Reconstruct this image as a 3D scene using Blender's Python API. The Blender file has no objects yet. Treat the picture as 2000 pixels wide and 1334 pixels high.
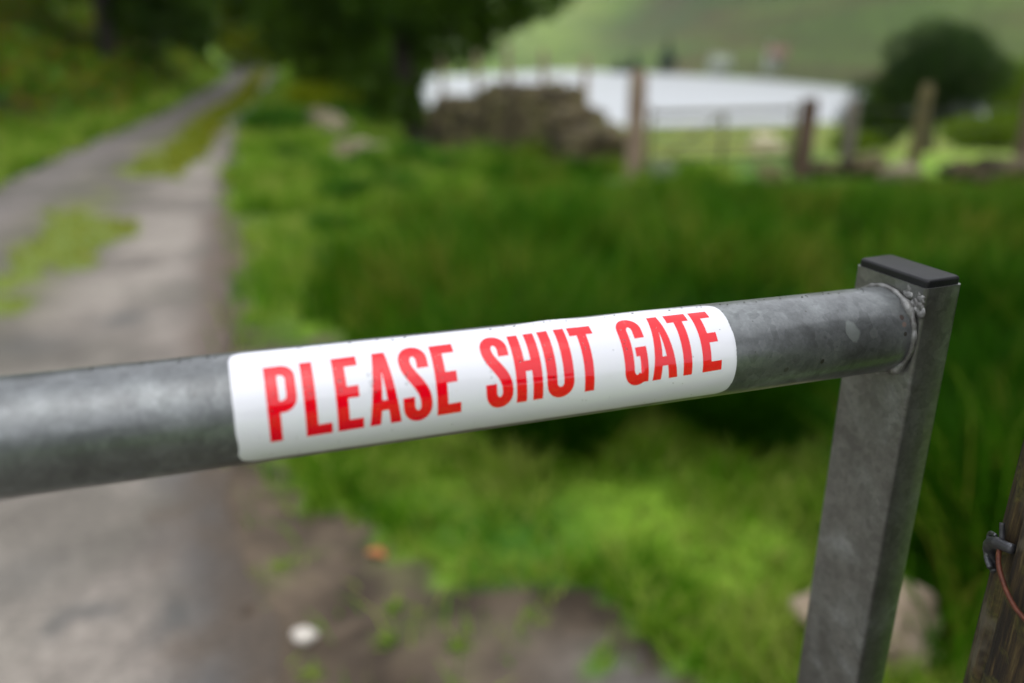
import bpy, bmesh, math, random
import numpy as np
from mathutils import Vector, Matrix, geometry, noise
random.seed(7); rng = np.random.default_rng(7)
sc = bpy.context.scene
C = sc.collection
R = math.radians

# ------------------------------------------------------------------ camera
EYE = Vector((0.0, 0.0, 1.3))
cam_d = bpy.data.cameras.new("camera"); cam = bpy.data.objects.new("camera", cam_d); C.objects.link(cam)
rows = ((0.99987015, 0.01611494, 0.0), (-0.00580001, 0.35986807, -0.93298517), (-0.01503500, 0.93286402, 0.35991481))
M = Matrix(rows).to_4x4(); M.translation = EYE
cam.matrix_world = M
cam_d.sensor_width = 36.0; cam_d.lens = 28.0; cam_d.clip_start = 0.02; cam_d.clip_end = 3000
cam_d.dof.use_dof = True; cam_d.dof.focus_distance = 0.405; cam_d.dof.aperture_fstop = 2.8
sc.camera = cam

# ------------------------------------------------------------------ world, sun, exposure
SUN_EL, SUN_AZ = R(70), R(172)
w = bpy.data.worlds.new("World"); sc.world = w; w.use_nodes = True
nt = w.node_tree; nt.nodes.clear()
sky = nt.nodes.new("ShaderNodeTexSky"); sky.sky_type = 'NISHITA'; sky.sun_disc = False
sky.sun_elevation = SUN_EL; sky.sun_rotation = SUN_AZ; sky.dust_density = 6.0; sky.air_density = 1.0
hs = nt.nodes.new("ShaderNodeHueSaturation"); hs.inputs['Saturation'].default_value = 0.16
bg = nt.nodes.new("ShaderNodeBackground"); bg.inputs['Strength'].default_value = 0.12
wo = nt.nodes.new("ShaderNodeOutputWorld")
# overcast: the sky colour is evened out by a cloud layer that is brighter overhead than at the horizon
tcw = nt.nodes.new("ShaderNodeTexCoord"); sx = nt.nodes.new("ShaderNodeSeparateXYZ"); nt.links.new(tcw.outputs['Generated'], sx.inputs[0])
cr = nt.nodes.new("ShaderNodeValToRGB"); nt.links.new(sx.outputs['Z'], cr.inputs[0])
cr.color_ramp.elements[0].position = 0.0; cr.color_ramp.elements[0].color = (11.5, 11.7, 12.6, 1)
cr.color_ramp.elements[1].position = 0.9; cr.color_ramp.elements[1].color = (14.5, 14.9, 15.7, 1)
cn = nt.nodes.new("ShaderNodeTexNoise"); cn.inputs['Scale'].default_value = 3.0; cn.inputs['Detail'].default_value = 4; nt.links.new(tcw.outputs['Generated'], cn.inputs['Vector'])
cm = nt.nodes.new("ShaderNodeMapRange"); cm.inputs[1].default_value = 0.3; cm.inputs[2].default_value = 0.7; cm.inputs[3].default_value = 0.85; cm.inputs[4].default_value = 1.15; nt.links.new(cn.outputs['Fac'], cm.inputs[0])
cs = nt.nodes.new("ShaderNodeVectorMath"); cs.operation = 'SCALE'; nt.links.new(cr.outputs[0], cs.inputs[0]); nt.links.new(cm.outputs[0], cs.inputs['Scale'])
mxw = nt.nodes.new("ShaderNodeMix"); mxw.data_type = 'RGBA'; mxw.inputs[0].default_value = 0.7
nt.links.new(sky.outputs[0], hs.inputs['Color']); nt.links.new(hs.outputs[0], mxw.inputs[6]); nt.links.new(cs.outputs[0], mxw.inputs[7]); nt.links.new(mxw.outputs[2], bg.inputs['Color']); nt.links.new(bg.outputs[0], wo.inputs['Surface'])
sl = bpy.data.lights.new("sun", 'SUN'); sl.energy = 0.45; sl.angle = R(60); sl.color = (1.0, 0.97, 0.93)
so = bpy.data.objects.new("sun", sl); C.objects.link(so)
sdir = Vector((math.sin(SUN_AZ) * math.cos(SUN_EL), math.cos(SUN_AZ) * math.cos(SUN_EL), math.sin(SUN_EL)))
so.rotation_euler = sdir.to_track_quat('Z', 'Y').to_euler(); so.location = (0, 0, 30)
sc.view_settings.view_transform = 'Standard'; sc.view_settings.look = 'None'
sc.view_settings.exposure = 0.08; sc.view_settings.gamma = 1.0
sc.cycles.use_denoising = True
sc.cycles.max_bounces = 7; sc.cycles.transparent_max_bounces = 8
sc.cycles.sample_clamp_indirect = 4.0

# ------------------------------------------------------------------ helpers
def put(o, parent=None, label=None, cat=None, group=None, kind=None):
    if label: o['label'] = label
    if cat: o['category'] = cat
    if group: o['group'] = group
    if kind: o['kind'] = kind
    if o.name not in C.objects: C.objects.link(o)
    if parent: o.parent = parent; o.matrix_parent_inverse = parent.matrix_basis.inverted()
    return o

def empty(name, loc, label, cat, group=None):
    o = bpy.data.objects.new(name, None); o.location = loc; o.empty_display_size = 0.1
    return put(o, None, label, cat, group)

def np_mesh(name, V, F, mat, smooth=False, attrs=None, cols=None):
    """V (n,3), F (m,k) all same k"""
    me = bpy.data.meshes.new(name)
    V = np.asarray(V, dtype=np.float32); F = np.asarray(F, dtype=np.int32)
    me.vertices.add(len(V)); me.vertices.foreach_set('co', V.ravel())
    k = F.shape[1]
    me.loops.add(F.size); me.loops.foreach_set('vertex_index', F.ravel())
    me.polygons.add(len(F)); me.polygons.foreach_set('loop_start', np.arange(0, F.size, k, dtype=np.int32))
    me.update(calc_edges=True)
    if smooth: me.polygons.foreach_set('use_smooth', np.ones(len(F), dtype=bool))
    for an, av in (attrs or {}).items():
        a = me.attributes.new(an, 'FLOAT', 'POINT'); a.data.foreach_set('value', np.asarray(av, dtype=np.float32))
    for an, av in (cols or {}).items():
        a = me.attributes.new(an, 'FLOAT_COLOR', 'POINT')
        c4 = np.ones((len(V), 4), dtype=np.float32); c4[:, :3] = av
        a.data.foreach_set('color', c4.ravel())
    me.materials.append(mat)
    return bpy.data.objects.new(name, me)

def bm_obj(name, bm, mat, smooth=True, parent=None, **kw):
    me = bpy.data.meshes.new(name); bm.normal_update(); bm.to_mesh(me); bm.free()
    me.materials.append(mat)
    if smooth:
        for p in me.polygons: p.use_smooth = True
    return put(bpy.data.objects.new(name, me), parent, **kw)

# numpy value noise
_perm = rng.permutation(4096)
def _h(ix, iy, iz, s):
    return _perm[(_perm[(_perm[(ix + s * 57) & 4095] + iy) & 4095] + iz) & 4095] / 4095.0
def vnoise(x, y, z=0.0, s=0):
    x = np.asarray(x, float); y = np.asarray(y, float); z = np.zeros_like(x) + z
    ix, iy, iz = np.floor(x).astype(int), np.floor(y).astype(int), np.floor(z).astype(int)
    fx, fy, fz = x - ix, y - iy, z - iz
    fx, fy, fz = [f * f * (3 - 2 * f) for f in (fx, fy, fz)]
    out = 0
    for dx in (0, 1):
        for dy in (0, 1):
            for dz in (0, 1):
                out = out + (fx if dx else 1 - fx) * (fy if dy else 1 - fy) * (fz if dz else 1 - fz) * _h(ix + dx, iy + dy, iz + dz, s)
    return out
def fbm(x, y, z=0.0, s=0, o=3):
    t = 0; a = 0.5; n = 0
    for i in range(o):
        t = t + a * vnoise(x * 2 ** i, y * 2 ** i, np.asarray(z) * 2 ** i, s + i); n += a; a *= 0.5
    return t / n
def sstep(a, b, x):
    t = np.clip((x - a) / (b - a), 0, 1); return t * t * (3 - 2 * t)
def inpoly(x, y, poly):
    x = np.asarray(x, float); y = np.asarray(y, float)
    r = np.zeros(x.shape, bool); n = len(poly)
    for i in range(n):
        x1, y1 = poly[i]; x2, y2 = poly[(i + 1) % n]
        if y1 == y2: continue
        c = ((y1 > y) != (y2 > y)) & (x < (x2 - x1) * (y - y1) / (y2 - y1) + x1)
        r ^= c
    return r

# ------------------------------------------------------------------ materials
def new_mat(name):
    m = bpy.data.materials.new(name); m.use_nodes = True
    n = m.node_tree.nodes; return m, n, m.node_tree.links, n['Principled BSDF']
def tex_noise(n, l, scale, detail=4, rough=0.6, src='Object', distortion=0.0):
    t = n.new('ShaderNodeTexNoise'); t.inputs['Scale'].default_value = scale; t.inputs['Detail'].default_value = detail
    t.inputs['Roughness'].default_value = rough; t.inputs['Distortion'].default_value = distortion
    if src:
        tc = n.new('ShaderNodeTexCoord'); l.new(tc.outputs[src], t.inputs['Vector'])
    return t
def ramp(n, stops):
    r = n.new('ShaderNodeValToRGB'); e = r.color_ramp.elements
    while len(e) > 1: e.remove(e[0])
    e[0].position = stops[0][0]; e[0].color = (*stops[0][1], 1)
    for p, c in stops[1:]:
        q = e.new(p); q.color = (*c, 1)
    return r
def simple(name, stops, scale=5, rough=0.8, bump=0.0, bscale=None, bdist=0.01, metal=0.0, detail=4, spec=0.5):
    m, n, l, b = new_mat(name)
    t = tex_noise(n, l, scale, detail); r = ramp(n, stops); l.new(t.outputs['Fac'], r.inputs['Fac']); l.new(r.outputs[0], b.inputs['Base Color'])
    b.inputs['Roughness'].default_value = rough; b.inputs['Metallic'].default_value = metal
    b.inputs['Specular IOR Level'].default_value = spec
    if bump:
        t2 = tex_noise(n, l, bscale or scale * 3, 5); bp = n.new('ShaderNodeBump'); bp.inputs['Strength'].default_value = bump
        bp.inputs['Distance'].default_value = bdist; l.new(t2.outputs['Fac'], bp.inputs['Height']); l.new(bp.outputs[0], b.inputs['Normal'])
    return m
def leafmat(name, cols, nscale=0.6, trans=0.35, rough=0.55):
    """leaf/grass colour: per-blade random mixed with patches of growth"""
    m, n, l, b = new_mat(name)
    at = n.new('ShaderNodeAttribute'); at.attribute_name = 'rnd'
    t = tex_noise(n, l, nscale, 3, 0.55, 'Object')
    mx = n.new('ShaderNodeMath'); mx.operation = 'MULTIPLY_ADD'; mx.inputs[1].default_value = 0.35
    sub = n.new('ShaderNodeMath'); sub.operation = 'MULTIPLY'; sub.inputs[1].default_value = 0.85
    l.new(t.outputs['Fac'], sub.inputs[0]); l.new(at.outputs['Fac'], mx.inputs[0]); l.new(sub.outputs[0], mx.inputs[2])
    r = ramp(n, cols); l.new(mx.outputs[0], r.inputs['Fac']); l.new(r.outputs[0], b.inputs['Base Color'])
    b.inputs['Roughness'].default_value = rough; b.inputs['Specular IOR Level'].default_value = 0.08
    out = n['Material Output']
    tr = n.new('ShaderNodeBsdfTranslucent'); l.new(r.outputs[0], tr.inputs['Color'])
    ms = n.new('ShaderNodeMixShader'); ms.inputs[0].default_value = trans
    l.new(b.outputs[0], ms.inputs[1]); l.new(tr.outputs[0], ms.inputs[2]); l.new(ms.outputs[0], out.inputs['Surface'])
    return m
def vcolmat(name, attr='col', nscale=30, rough=0.9, bump=0.6, bdist=0.02, var=0.35):
    m, n, l, b = new_mat(name)
    at = n.new('ShaderNodeAttribute'); at.attribute_name = attr
    t = tex_noise(n, l, nscale, 6, 0.7)
    mr = n.new('ShaderNodeMapRange'); mr.inputs[1].default_value = 0.3; mr.inputs[2].default_value = 0.7
    mr.inputs[3].default_value = 1 - var; mr.inputs[4].default_value = 1 + var; l.new(t.outputs['Fac'], mr.inputs[0])
    v = n.new('ShaderNodeVectorMath'); v.operation = 'SCALE'; l.new(at.outputs['Color'], v.inputs[0]); l.new(mr.outputs[0], v.inputs['Scale'])
    l.new(v.outputs[0], b.inputs['Base Color']); b.inputs['Roughness'].default_value = rough
    bp = n.new('ShaderNodeBump'); bp.inputs['Strength'].default_value = bump; bp.inputs['Distance'].default_value = bdist
    l.new(t.outputs['Fac'], bp.inputs['Height']); l.new(bp.outputs[0], b.inputs['Normal'])
    return m

m_ground = vcolmat('ground_soil_and_turf', nscale=14)
m_track = vcolmat('track_gravel', nscale=45, var=0.38, bump=0.5, bdist=0.008)
m_grass = leafmat('short_grass', [(0.30, (0.012, 0.08, 0.0005)), (0.40, (0.045, 0.18, 0.002)), (0.52, (0.14, 0.31, 0.009)), (0.62, (0.26, 0.39, 0.035)), (0.72, (0.34, 0.41, 0.08))], 2.3)
m_stripg = leafmat('track_grass', [(0.25, (0.11, 0.18, 0.004)), (0.6, (0.24, 0.28, 0.01)), (0.8, (0.30, 0.27, 0.03))], 2.5)
m_tall = leafmat('tall_grass', [(0.30, (0.006, 0.04, 0.0002)), (0.43, (0.018, 0.085, 0.0004)), (0.56, (0.038, 0.14, 0.0008)), (0.68, (0.085, 0.20, 0.006)), (0.8, (0.22, 0.22, 0.03))], 1.9, 0.25)
m_tuss_shade = leafmat('shade_dark_tussock', [(0.3, (0.006, 0.035, 0.0003)), (0.7, (0.03, 0.11, 0.001))], 2)  # rush green darkened so the colour carries the shadow at the tall grass edge
m_rush = leafmat('rush', [(0.3, (0.015, 0.07, 0.002)), (0.7, (0.06, 0.18, 0.012))], 2)
m_under = leafmat('undergrowth', [(0.28, (0.02, 0.09, 0.003)), (0.42, (0.05, 0.16, 0.003)), (0.54, (0.12, 0.22, 0.004)), (0.64, (0.20, 0.11, 0.015)), (0.7, (0.14, 0.20, 0.008)), (0.8, (0.07, 0.20, 0.02))], 0.55, 0.2)
m_dark = leafmat('dark_leaves', [(0.3, (0.014, 0.050, 0.002)), (0.7, (0.06, 0.12, 0.004))], 0.4, 0.15)
m_mid = leafmat('mid_leaves', [(0.3, (0.08, 0.14, 0.002)), (0.7, (0.36, 0.42, 0.008))], 0.5, 0.3)
m_haw = leafmat('hawthorn_leaves', [(0.3, (0.005, 0.020, 0.001)), (0.7, (0.022, 0.055, 0.003))], 1.2, 0.15)
m_shrub = leafmat('shrub_leaves', [(0.3, (0.04, 0.10, 0.002)), (0.7, (0.14, 0.22, 0.008))], 1.2, 0.3)
m_con = leafmat('conifer', [(0.3, (0.012, 0.035, 0.02)), (0.7, (0.03, 0.06, 0.035))], 0.4, 0.1)
m_bark = simple('bark', [(0.3, (0.018, 0.015, 0.010)), (0.7, (0.06, 0.05, 0.032))], 12, 0.9, 0.8, 30, 0.02)
m_stone = simple('wall_stone', [(0.34, (0.010, 0.008, 0.003)), (0.46, (0.05, 0.038, 0.014)), (0.54, (0.12, 0.092, 0.045)), (0.60, (0.07, 0.075, 0.012)), (0.66, (0.17, 0.135, 0.08))], 3.3, 0.9, 0.6, 25, 0.02)
m_beige = simple('beige_stone', [(0.3, (0.22, 0.16, 0.11)), (0.55, (0.40, 0.31, 0.23)), (0.75, (0.26, 0.22, 0.18))], 9, 0.85, 0.5, 40, 0.01)
m_rock = simple('verge_rock', [(0.3, (0.13, 0.10, 0.06)), (0.55, (0.27, 0.22, 0.155)), (0.66, (0.13, 0.15, 0.05))], 5, 0.9, 0.5, 25, 0.02)
m_quartz = simple('white_stone', [(0.3, (0.55, 0.50, 0.44)), (0.7, (0.75, 0.70, 0.62))], 20, 0.6, 0.3, 60, 0.004)
m_postw = simple('weathered_wood', [(0.3, (0.07, 0.04, 0.025)), (0.7, (0.15, 0.095, 0.07))], 8, 0.85, 0.4, 40, 0.005)
m_postg = simple('lichened_post', [(0.3, (0.20, 0.13, 0.09)), (0.55, (0.30, 0.22, 0.16)), (0.7, (0.24, 0.25, 0.16))], 5, 0.85, 0.5, 30, 0.01)
m_postm = simple('mossy_wood', [(0.3, (0.07, 0.065, 0.018)), (0.7, (0.15, 0.12, 0.05))], 6, 0.85, 0.4, 40, 0.005)
m_postgrey = simple('grey_wood', [(0.3, (0.12, 0.10, 0.08)), (0.7, (0.22, 0.19, 0.16))], 8, 0.85, 0.4, 40, 0.005)
m_wirem = simple('fence_wire', [(0.3, (0.12, 0.11, 0.10)), (0.7, (0.2, 0.18, 0.16))], 20, 0.5, metal=0.6)
m_gate2 = simple('field_gate_paint', [(0.3, (0.09, 0.085, 0.045)), (0.7, (0.17, 0.16, 0.08))], 10, 0.6, metal=0.2)

# ------------------------------------------------------------------ terrain
RE = np.array([(0.35, -8), (0.0, -1), (-0.5, 1.34), (-0.72, 1.77), (-0.97, 2.32), (-1.49, 3.93), (-2.15, 6.06), (-3.26, 9.84), (-4.68, 15.5), (-6.6, 23.7), (-8.85, 34.5), (-12.0, 40.0), (-22, 47.0)])
LE = np.array([(-3.0, -8), (-3.15, -1), (-3.4, 1.34), (-3.5, 1.77), (-3.65, 2.32), (-3.95, 3.93), (-4.55, 6.06), (-5.45, 9.84), (-6.55, 15.5), (-8.5, 23.7), (-11.2, 34.5), (-14.2, 39.0), (-23, 44.0)])
def rex(y): return np.interp(y, RE[:, 1], RE[:, 0])
def lex(y): return np.interp(y, LE[:, 1], LE[:, 0])
def gz(x, y):
    x = np.asarray(x, float); y = np.asarray(y, float)
    q = x / np.maximum(y, 0.5)
    wr = sstep(-0.21, -0.09, q) * (y > 0)
    slope = np.interp(y, [9, 12, 28, 34, 105, 200], [0, 0.5, 3.0, 3.65, 10.0, 12.5])
    z = -slope * wr
    e = lex(y) - x
    bank = sstep(1.0, 5.5, e) * 1.9 * sstep(4, 12, y) + sstep(5, 30, e) * 3.0 * sstep(0, 15, y)
    z = z + bank
    far = sstep(44, 70, y) * 4.0 * (1 - wr)
    z = z + far
    e2 = x - rex(y)
    z = z + 0.10 * (fbm(x * 0.7, y * 0.7, s=3) - 0.5) * sstep(0.2, 1.5, np.maximum(e, e2))
    return z
def gz1(x, y): return float(gz(np.array([x]), np.array([y]))[0])

def axis(lo, hi, step, far_lo, far_hi, g=1.055):
    a = list(np.arange(lo, hi + 1e-6, step)); s = step; v = a[-1]
    while v < far_hi: s *= g; v += s; a.append(v)
    s = step; v = a[0]; pre = []
    while v > far_lo: s *= g; v -= s; pre.append(v)
    return np.array(pre[::-1] + a)
xs = axis(-4.5, 4, 0.06, -420, 420); ys = axis(0.6, 9, 0.06, -60, 560, 1.045)

DIRT = [(-1.2, 2.9), (-0.86, 2.62), (-0.70, 2.15), (-0.50, 2.0), (-0.33, 1.85), (-0.10, 1.69), (0.10, 1.62), (0.23, 1.50), (0.34, 1.33), (0.6, 0.9), (0.8, -2), (-2, -2), (-2, 1.5)]
def c3(*c): return np.array(c, dtype=float)
def mixc(a, b, t): return a * (1 - t[..., None]) + b * t[..., None]
def ground_col(x, y):
    n1 = fbm(x * 2.1, y * 2.1, s=11); n2 = fbm(x * 7, y * 7, s=12); n3 = fbm(x * 0.25, y * 0.25, s=13)
    g = mixc(c3(0.05, 0.15, 0.004), c3(0.18, 0.32, 0.015), sstep(0.3, 0.7, n1))
    # the open field beyond the wall
    fld = sstep(8.0, 10, y) * sstep(-0.1, 0.05, x / np.maximum(y, 1))
    g = mixc(g, mixc(c3(0.10, 0.17, 0.008), c3(0.19, 0.215, 0.015), sstep(0.35, 0.65, fbm(x * 0.5, y * 0.5, s=14))), fld)
    # mud and grit patches along the verge
    x2 = x + 0.55 * (fbm(x * 6, y * 6, s=21) - 0.5); y2 = y + 0.55 * (fbm(x * 6, y * 6, s=22) - 0.5)
    dirt = mixc(c3(0.055, 0.036, 0.021), c3(0.15, 0.11, 0.073), sstep(0.35, 0.65, n2)); dirt = dirt * (0.5 + 0.5 * fbm(x * 17, y * 17, s=24))[..., None]
    d = inpoly(x2, y2, DIRT).astype(float)
    d = d * (1 - 0.1 * sstep(0.56, 0.62, fbm(x * 8, y * 8, s=23)) * (x > -0.7))
    strip = sstep(0.34, 0.05, x2 - rex(y)) * (x > rex(y) - 1)
    d = np.maximum(d, strip * sstep(9, 5, y))
    mud = np.exp(-(((x2 + 1.2) / 0.25) ** 2 + ((y2 - 4.55) / 0.45) ** 2)) + np.exp(-(((x2 + 1.0) / 0.2) ** 2 + ((y2 - 3.2) / 0.35) ** 2))
    d = np.maximum(d, np.clip(mud * 1.1, 0, 1) * sstep(0.42, 0.56, n2))
    g = mixc(g, dirt, d)
    gx = np.exp(-(((x - 0.28) / 0.22) ** 2 + ((y - 1.36) / 0.12) ** 2))
    g = mixc(g, c3(0.13, 0.118, 0.108), np.clip(gx, 0, 1) * d * sstep(0.4, 0.6, n2))
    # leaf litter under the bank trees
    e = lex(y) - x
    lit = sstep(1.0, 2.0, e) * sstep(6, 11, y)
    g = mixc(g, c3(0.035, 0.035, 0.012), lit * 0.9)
    return g, d
X, Y = np.meshgrid(xs, ys)
Z = gz(X, Y) + 0.012 * (fbm(X * 9, Y * 9, s=31) - 0.5) * (np.abs(Y) < 15)
inside = (X < rex(Y) - 0.05) & (X > lex(Y) + 0.05)
Z = np.where(inside, Z - 0.02, Z)
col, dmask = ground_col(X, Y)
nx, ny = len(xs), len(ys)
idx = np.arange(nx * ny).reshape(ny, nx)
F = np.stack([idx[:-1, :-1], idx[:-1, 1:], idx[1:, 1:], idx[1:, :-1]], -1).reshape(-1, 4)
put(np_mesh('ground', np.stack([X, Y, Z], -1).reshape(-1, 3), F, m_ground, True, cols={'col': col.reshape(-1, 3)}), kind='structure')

# gravel track
ty = np.concatenate([np.arange(-7.5, 0.6, 0.3), np.arange(0.6, 10, 0.05), np.arange(10, 24, 0.15), np.arange(24, 44, 0.4)])
tv = np.linspace(0, 1, 60)
TY, TV = np.meshgrid(ty, tv, indexing='ij')
jl = 0.10 * (fbm(ty * 2.2, ty * 0 + 3, s=41) - 0.5) * 2; jr = 0.06 * (fbm(ty * 2.6, ty * 0 + 8, s=42) - 0.5) * 2
TX = (lex(ty) + jl)[:, None] * (1 - TV) + (rex(ty) + jr)[:, None] * TV
STRIP = [[(-3.85, 6.5), (-2.92, 6.15), (-2.48, 4.85), (-2.66, 4.55), (-3.2, 5.4)], [(-3.2, 5.3), (-2.9, 5.0), (-2.7, 4.3), (-2.95, 4.3)],
         [(-4.15, 8.3), (-3.25, 8.0), (-3.72, 9.9), (-4.95, 14.6), (-5.9, 19.75), (-7.2, 24), (-9.7, 34), (-10.1, 34), (-7.6, 24), (-6.4, 19.75), (-5.45, 14.6), (-4.35, 10.1)],
         [(-2.95, 4.2), (-2.55, 4.1), (-2.5, 3.75), (-2.9, 3.7)]]
def strip_mask(x, y):
    x2 = x + 0.22 * (fbm(x * 3, y * 3, s=51) - 0.5) * 2; y2 = y + 0.35 * (fbm(x * 3, y * 3, s=52) - 0.5) * 2
    m = np.zeros(x.shape, bool)
    for P in STRIP: m |= inpoly(x2, y2, P)
    return m
def track_col(x, y):
    v = (x - lex(y)) / (rex(y) - lex(y))
    n1 = fbm(x * 3, y * 3, s=61); n2 = fbm(x * 9, y * 9, s=62)
    base = mixc(c3(0.15, 0.128, 0.11), c3(0.24, 0.205, 0.18), sstep(0.32, 0.68, n1))
    base = base * (0.7 + 0.6 * n2)[..., None]
    pale = c3(0.35, 0.31, 0.265)
    vc = np.interp(y, [0, 2, 4, 8, 20], [0.66, 0.70, 0.76, 0.80, 0.82])
    rr = np.exp(-((v - vc) / np.interp(y, [0, 3, 8], [0.36, 0.20, 0.12])) ** 2); rl = np.exp(-((v - 0.16) / 0.12) ** 2)
    c = mixc(base, pale, np.clip(rr * (0.45 + 1.5 * (n1 - 0.35)), 0, 1))
    c = c * (0.80 + 0.4 * fbm(x * 14, y * 14, s=64))[..., None] * (0.86 + 0.28 * fbm(x * 5, y * 5, s=65))[..., None]
    c = mixc(c, c3(0.24, 0.215, 0.205), rl * 0.55)
    c = mixc(c, c3(0.12, 0.115, 0.09), sstep(0.50, 0.66, fbm(x * 2.1, y * 2.1, s=63)) * 0.6 * (1 - 0.5 * rr))
    mid = np.exp(-((v - 0.46) / 0.15) ** 2)
    c = mixc(c, c3(0.11, 0.105, 0.07), mid * 0.7 * sstep(9, 5, y) * sstep(2.0, 3.6, y))
    c = c * (1 - 0.35 * sstep(8, 22, y))[..., None]  # far end darkened in colour for the shade of the trees
    # dark worn tarmac by the near right margin
    dk = sstep(0.90, 0.98, v + 0.14 * (n1 - 0.5)) * sstep(2.6, 2.0, y)
    c = mixc(c * (1 - 0.12 * sstep(3, 2, y))[..., None], c3(0.105, 0.098, 0.093) * (0.75 + 0.5 * n2)[..., None], dk)
    dk2 = sstep(0.90, 0.98, v + 0.10 * (n1 - 0.5)) * sstep(2.4, 3.0, y)
    c = mixc(c, c3(0.13, 0.095, 0.07), dk2 * 0.85)
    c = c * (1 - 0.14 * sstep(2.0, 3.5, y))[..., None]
    c = mixc(c, c3(0.15, 0.17, 0.04), np.exp(-((v - 0.48) / 0.10) ** 2) * sstep(3.0, 4.0, y) * sstep(0.40, 0.60, n1) * 0.75)
    ed = sstep(0.90, 1.0, v + 0.16 * (n2 - 0.5)) * sstep(3.0, 2.4, y)
    c = mixc(c, c3(0.085, 0.065, 0.048) * (0.7 + 0.6 * n2)[..., None], ed)
    for px, py, a, b, s in ((-1.04, 1.60, 0.075, 0.018, 1.0), (-1.115, 1.555, 0.022, 0.045, 1.3), (-0.835, 1.555, 0.028, 0.055, 1.3), (-1.96, 3.8, 0.10, 0.10, 0.9), (-1.5, 4.35, 0.12, 0.08, 0.6), (-2.2, 3.4, 0.2, 0.15, 0.45), (-1.3, 1.75, 0.12, 0.1, 0.35)):
        px2 = x + 0.06 * (n2 - 0.5); py2 = y + 0.05 * (n1 - 0.5) - (0.25 * (x - px) ** 2 * 6 if s == 1.0 else 0) * -1
        c = mixc(c, c3(0.085, 0.085, 0.08), np.clip(s * 1.2 * np.exp(-(((px2 - px) / a) ** 2 + ((py2 - py) / b) ** 2)), 0, 0.85))
    c = mixc(c, c3(0.14, 0.20, 0.012), strip_mask(x, y).astype(float) * 0.85)
    return c
TZ = gz(TX, TY * np.ones_like(TX)) + 0.004 + 0.006 * (fbm(TX * 8, TY * 8, s=71) - 0.5) - 0.02 * np.exp(-((TV - 0.8) / 0.12) ** 2) + 0.01 * np.exp(-((TV - 0.48) / 0.15) ** 2)
TZ = np.maximum(TZ, gz(TX, TY) - 0.012)
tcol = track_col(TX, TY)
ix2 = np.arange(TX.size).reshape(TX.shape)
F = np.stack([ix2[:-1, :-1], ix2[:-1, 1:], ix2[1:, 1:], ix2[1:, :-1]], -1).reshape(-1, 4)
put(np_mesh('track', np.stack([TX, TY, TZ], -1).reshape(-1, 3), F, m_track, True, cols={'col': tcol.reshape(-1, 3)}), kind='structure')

# lake
m_lake, n, l, b = new_mat('lake_water')
b.inputs['Base Color'].default_value = (0.05, 0.07, 0.08, 1); b.inputs['Roughness'].default_value = 0.4
gl = n.new('ShaderNodeBsdfGlossy'); gl.inputs['Color'].default_value = (0.93, 0.94, 0.96, 1); gl.inputs['Roughness'].default_value = 0.62   # wind-ruffled surface seen at a grazing angle
mw = n.new('ShaderNodeMixShader'); mw.inputs[0].default_value = 0.56; l.new(b.outputs[0], mw.inputs[1]); l.new(gl.outputs[0], mw.inputs[2]); l.new(mw.outputs[0], n['Material Output'].inputs['Surface'])
t = tex_noise(n, l, 0.8, 4, 0.6); mp = n.new('ShaderNodeMapping'); tc = n.new('ShaderNodeTexCoord')
mp.inputs['Scale'].default_value = (0.35, 1.0, 1.0); l.new(tc.outputs['Object'], mp.inputs[0]); l.new(mp.outputs[0], t.inputs['Vector'])
bp = n.new('ShaderNodeBump'); bp.inputs['Strength'].default_value = 1.0; bp.inputs['Distance'].default_value = 0.5
l.new(t.outputs['Fac'], bp.inputs['Height']); l.new(bp.outputs[0], b.inputs['Normal']); l.new(bp.outputs[0], gl.inputs['Normal'])
put(np_mesh('lake', [(-350, 95, -10), (400, 95, -10), (400, 420, -10), (-350, 420, -10)], [(0, 1, 2, 3)], m_lake), kind='structure')

# far hill
SH = np.array([(-420, 330), (-120, 285), (-60, 262), (-16, 250), (18, 278), (46, 240), (62, 208), (70, 165), (75, 122), (84, 85), (150, 50), (420, 10)])
hx = np.arange(-420, 421, 7.0); hd = np.concatenate([[-12, -4], np.arange(0, 60, 4), np.arange(60, 420, 10)])
HX, HD = np.meshgrid(hx, hd)
HY = np.interp(HX, SH[:, 0], SH[:, 1]) + HD
HZ = -10.6 + 0.30 * np.clip(HD, 0, None) + 9 * sstep(0, 80, HD) * (fbm(HX / 70, HY / 70, s=81) - 0.5) - 1.5 * (HD < 0) + 0.10 * np.clip(HD - 120, 0, None)
hn = fbm(HX / 45, HY / 30, s=82); hn2 = fbm(HX / 20, HY / 9, s=83)
hc = mixc(c3(0.13, 0.20, 0.05), c3(0.24, 0.34, 0.08), sstep(0.35, 0.65, hn))
left = sstep(60, 10, HX)
hc = mixc(hc, c3(0.29, 0.39, 0.13), left * sstep(0.4, 0.6, hn2) * 0.8)
hc = mixc(hc, c3(0.22, 0.15, 0.07), sstep(0.46, 0.58, hn2) * (1 - left) * 0.8)
hc = mixc(hc, c3(0.16, 0.30, 0.05), sstep(0.55, 0.66, fbm(HX / 16, HY / 10, s=86)) * 0.6)
hc = mixc(hc, c3(0.10, 0.15, 0.06), sstep(0.5, 0.68, fbm(HX / 25, HY / 25, s=84)) * 0.6 * (1 - 0.5 * left))
hc = hc * np.array([0.56, 0.57, 0.44]) * (0.72 + 0.75 * left[..., None]) * (1 - 0.25 * sstep(60, 130, HX)[..., None])
ih = np.arange(HX.size).reshape(HX.shape)
F = np.stack([ih[:-1, :-1], ih[:-1, 1:], ih[1:, 1:], ih[1:, :-1]], -1).reshape(-1, 4)
m_hill = vcolmat('hillside', nscale=0.25, var=0.25, bump=0.4, bdist=1.0)
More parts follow.
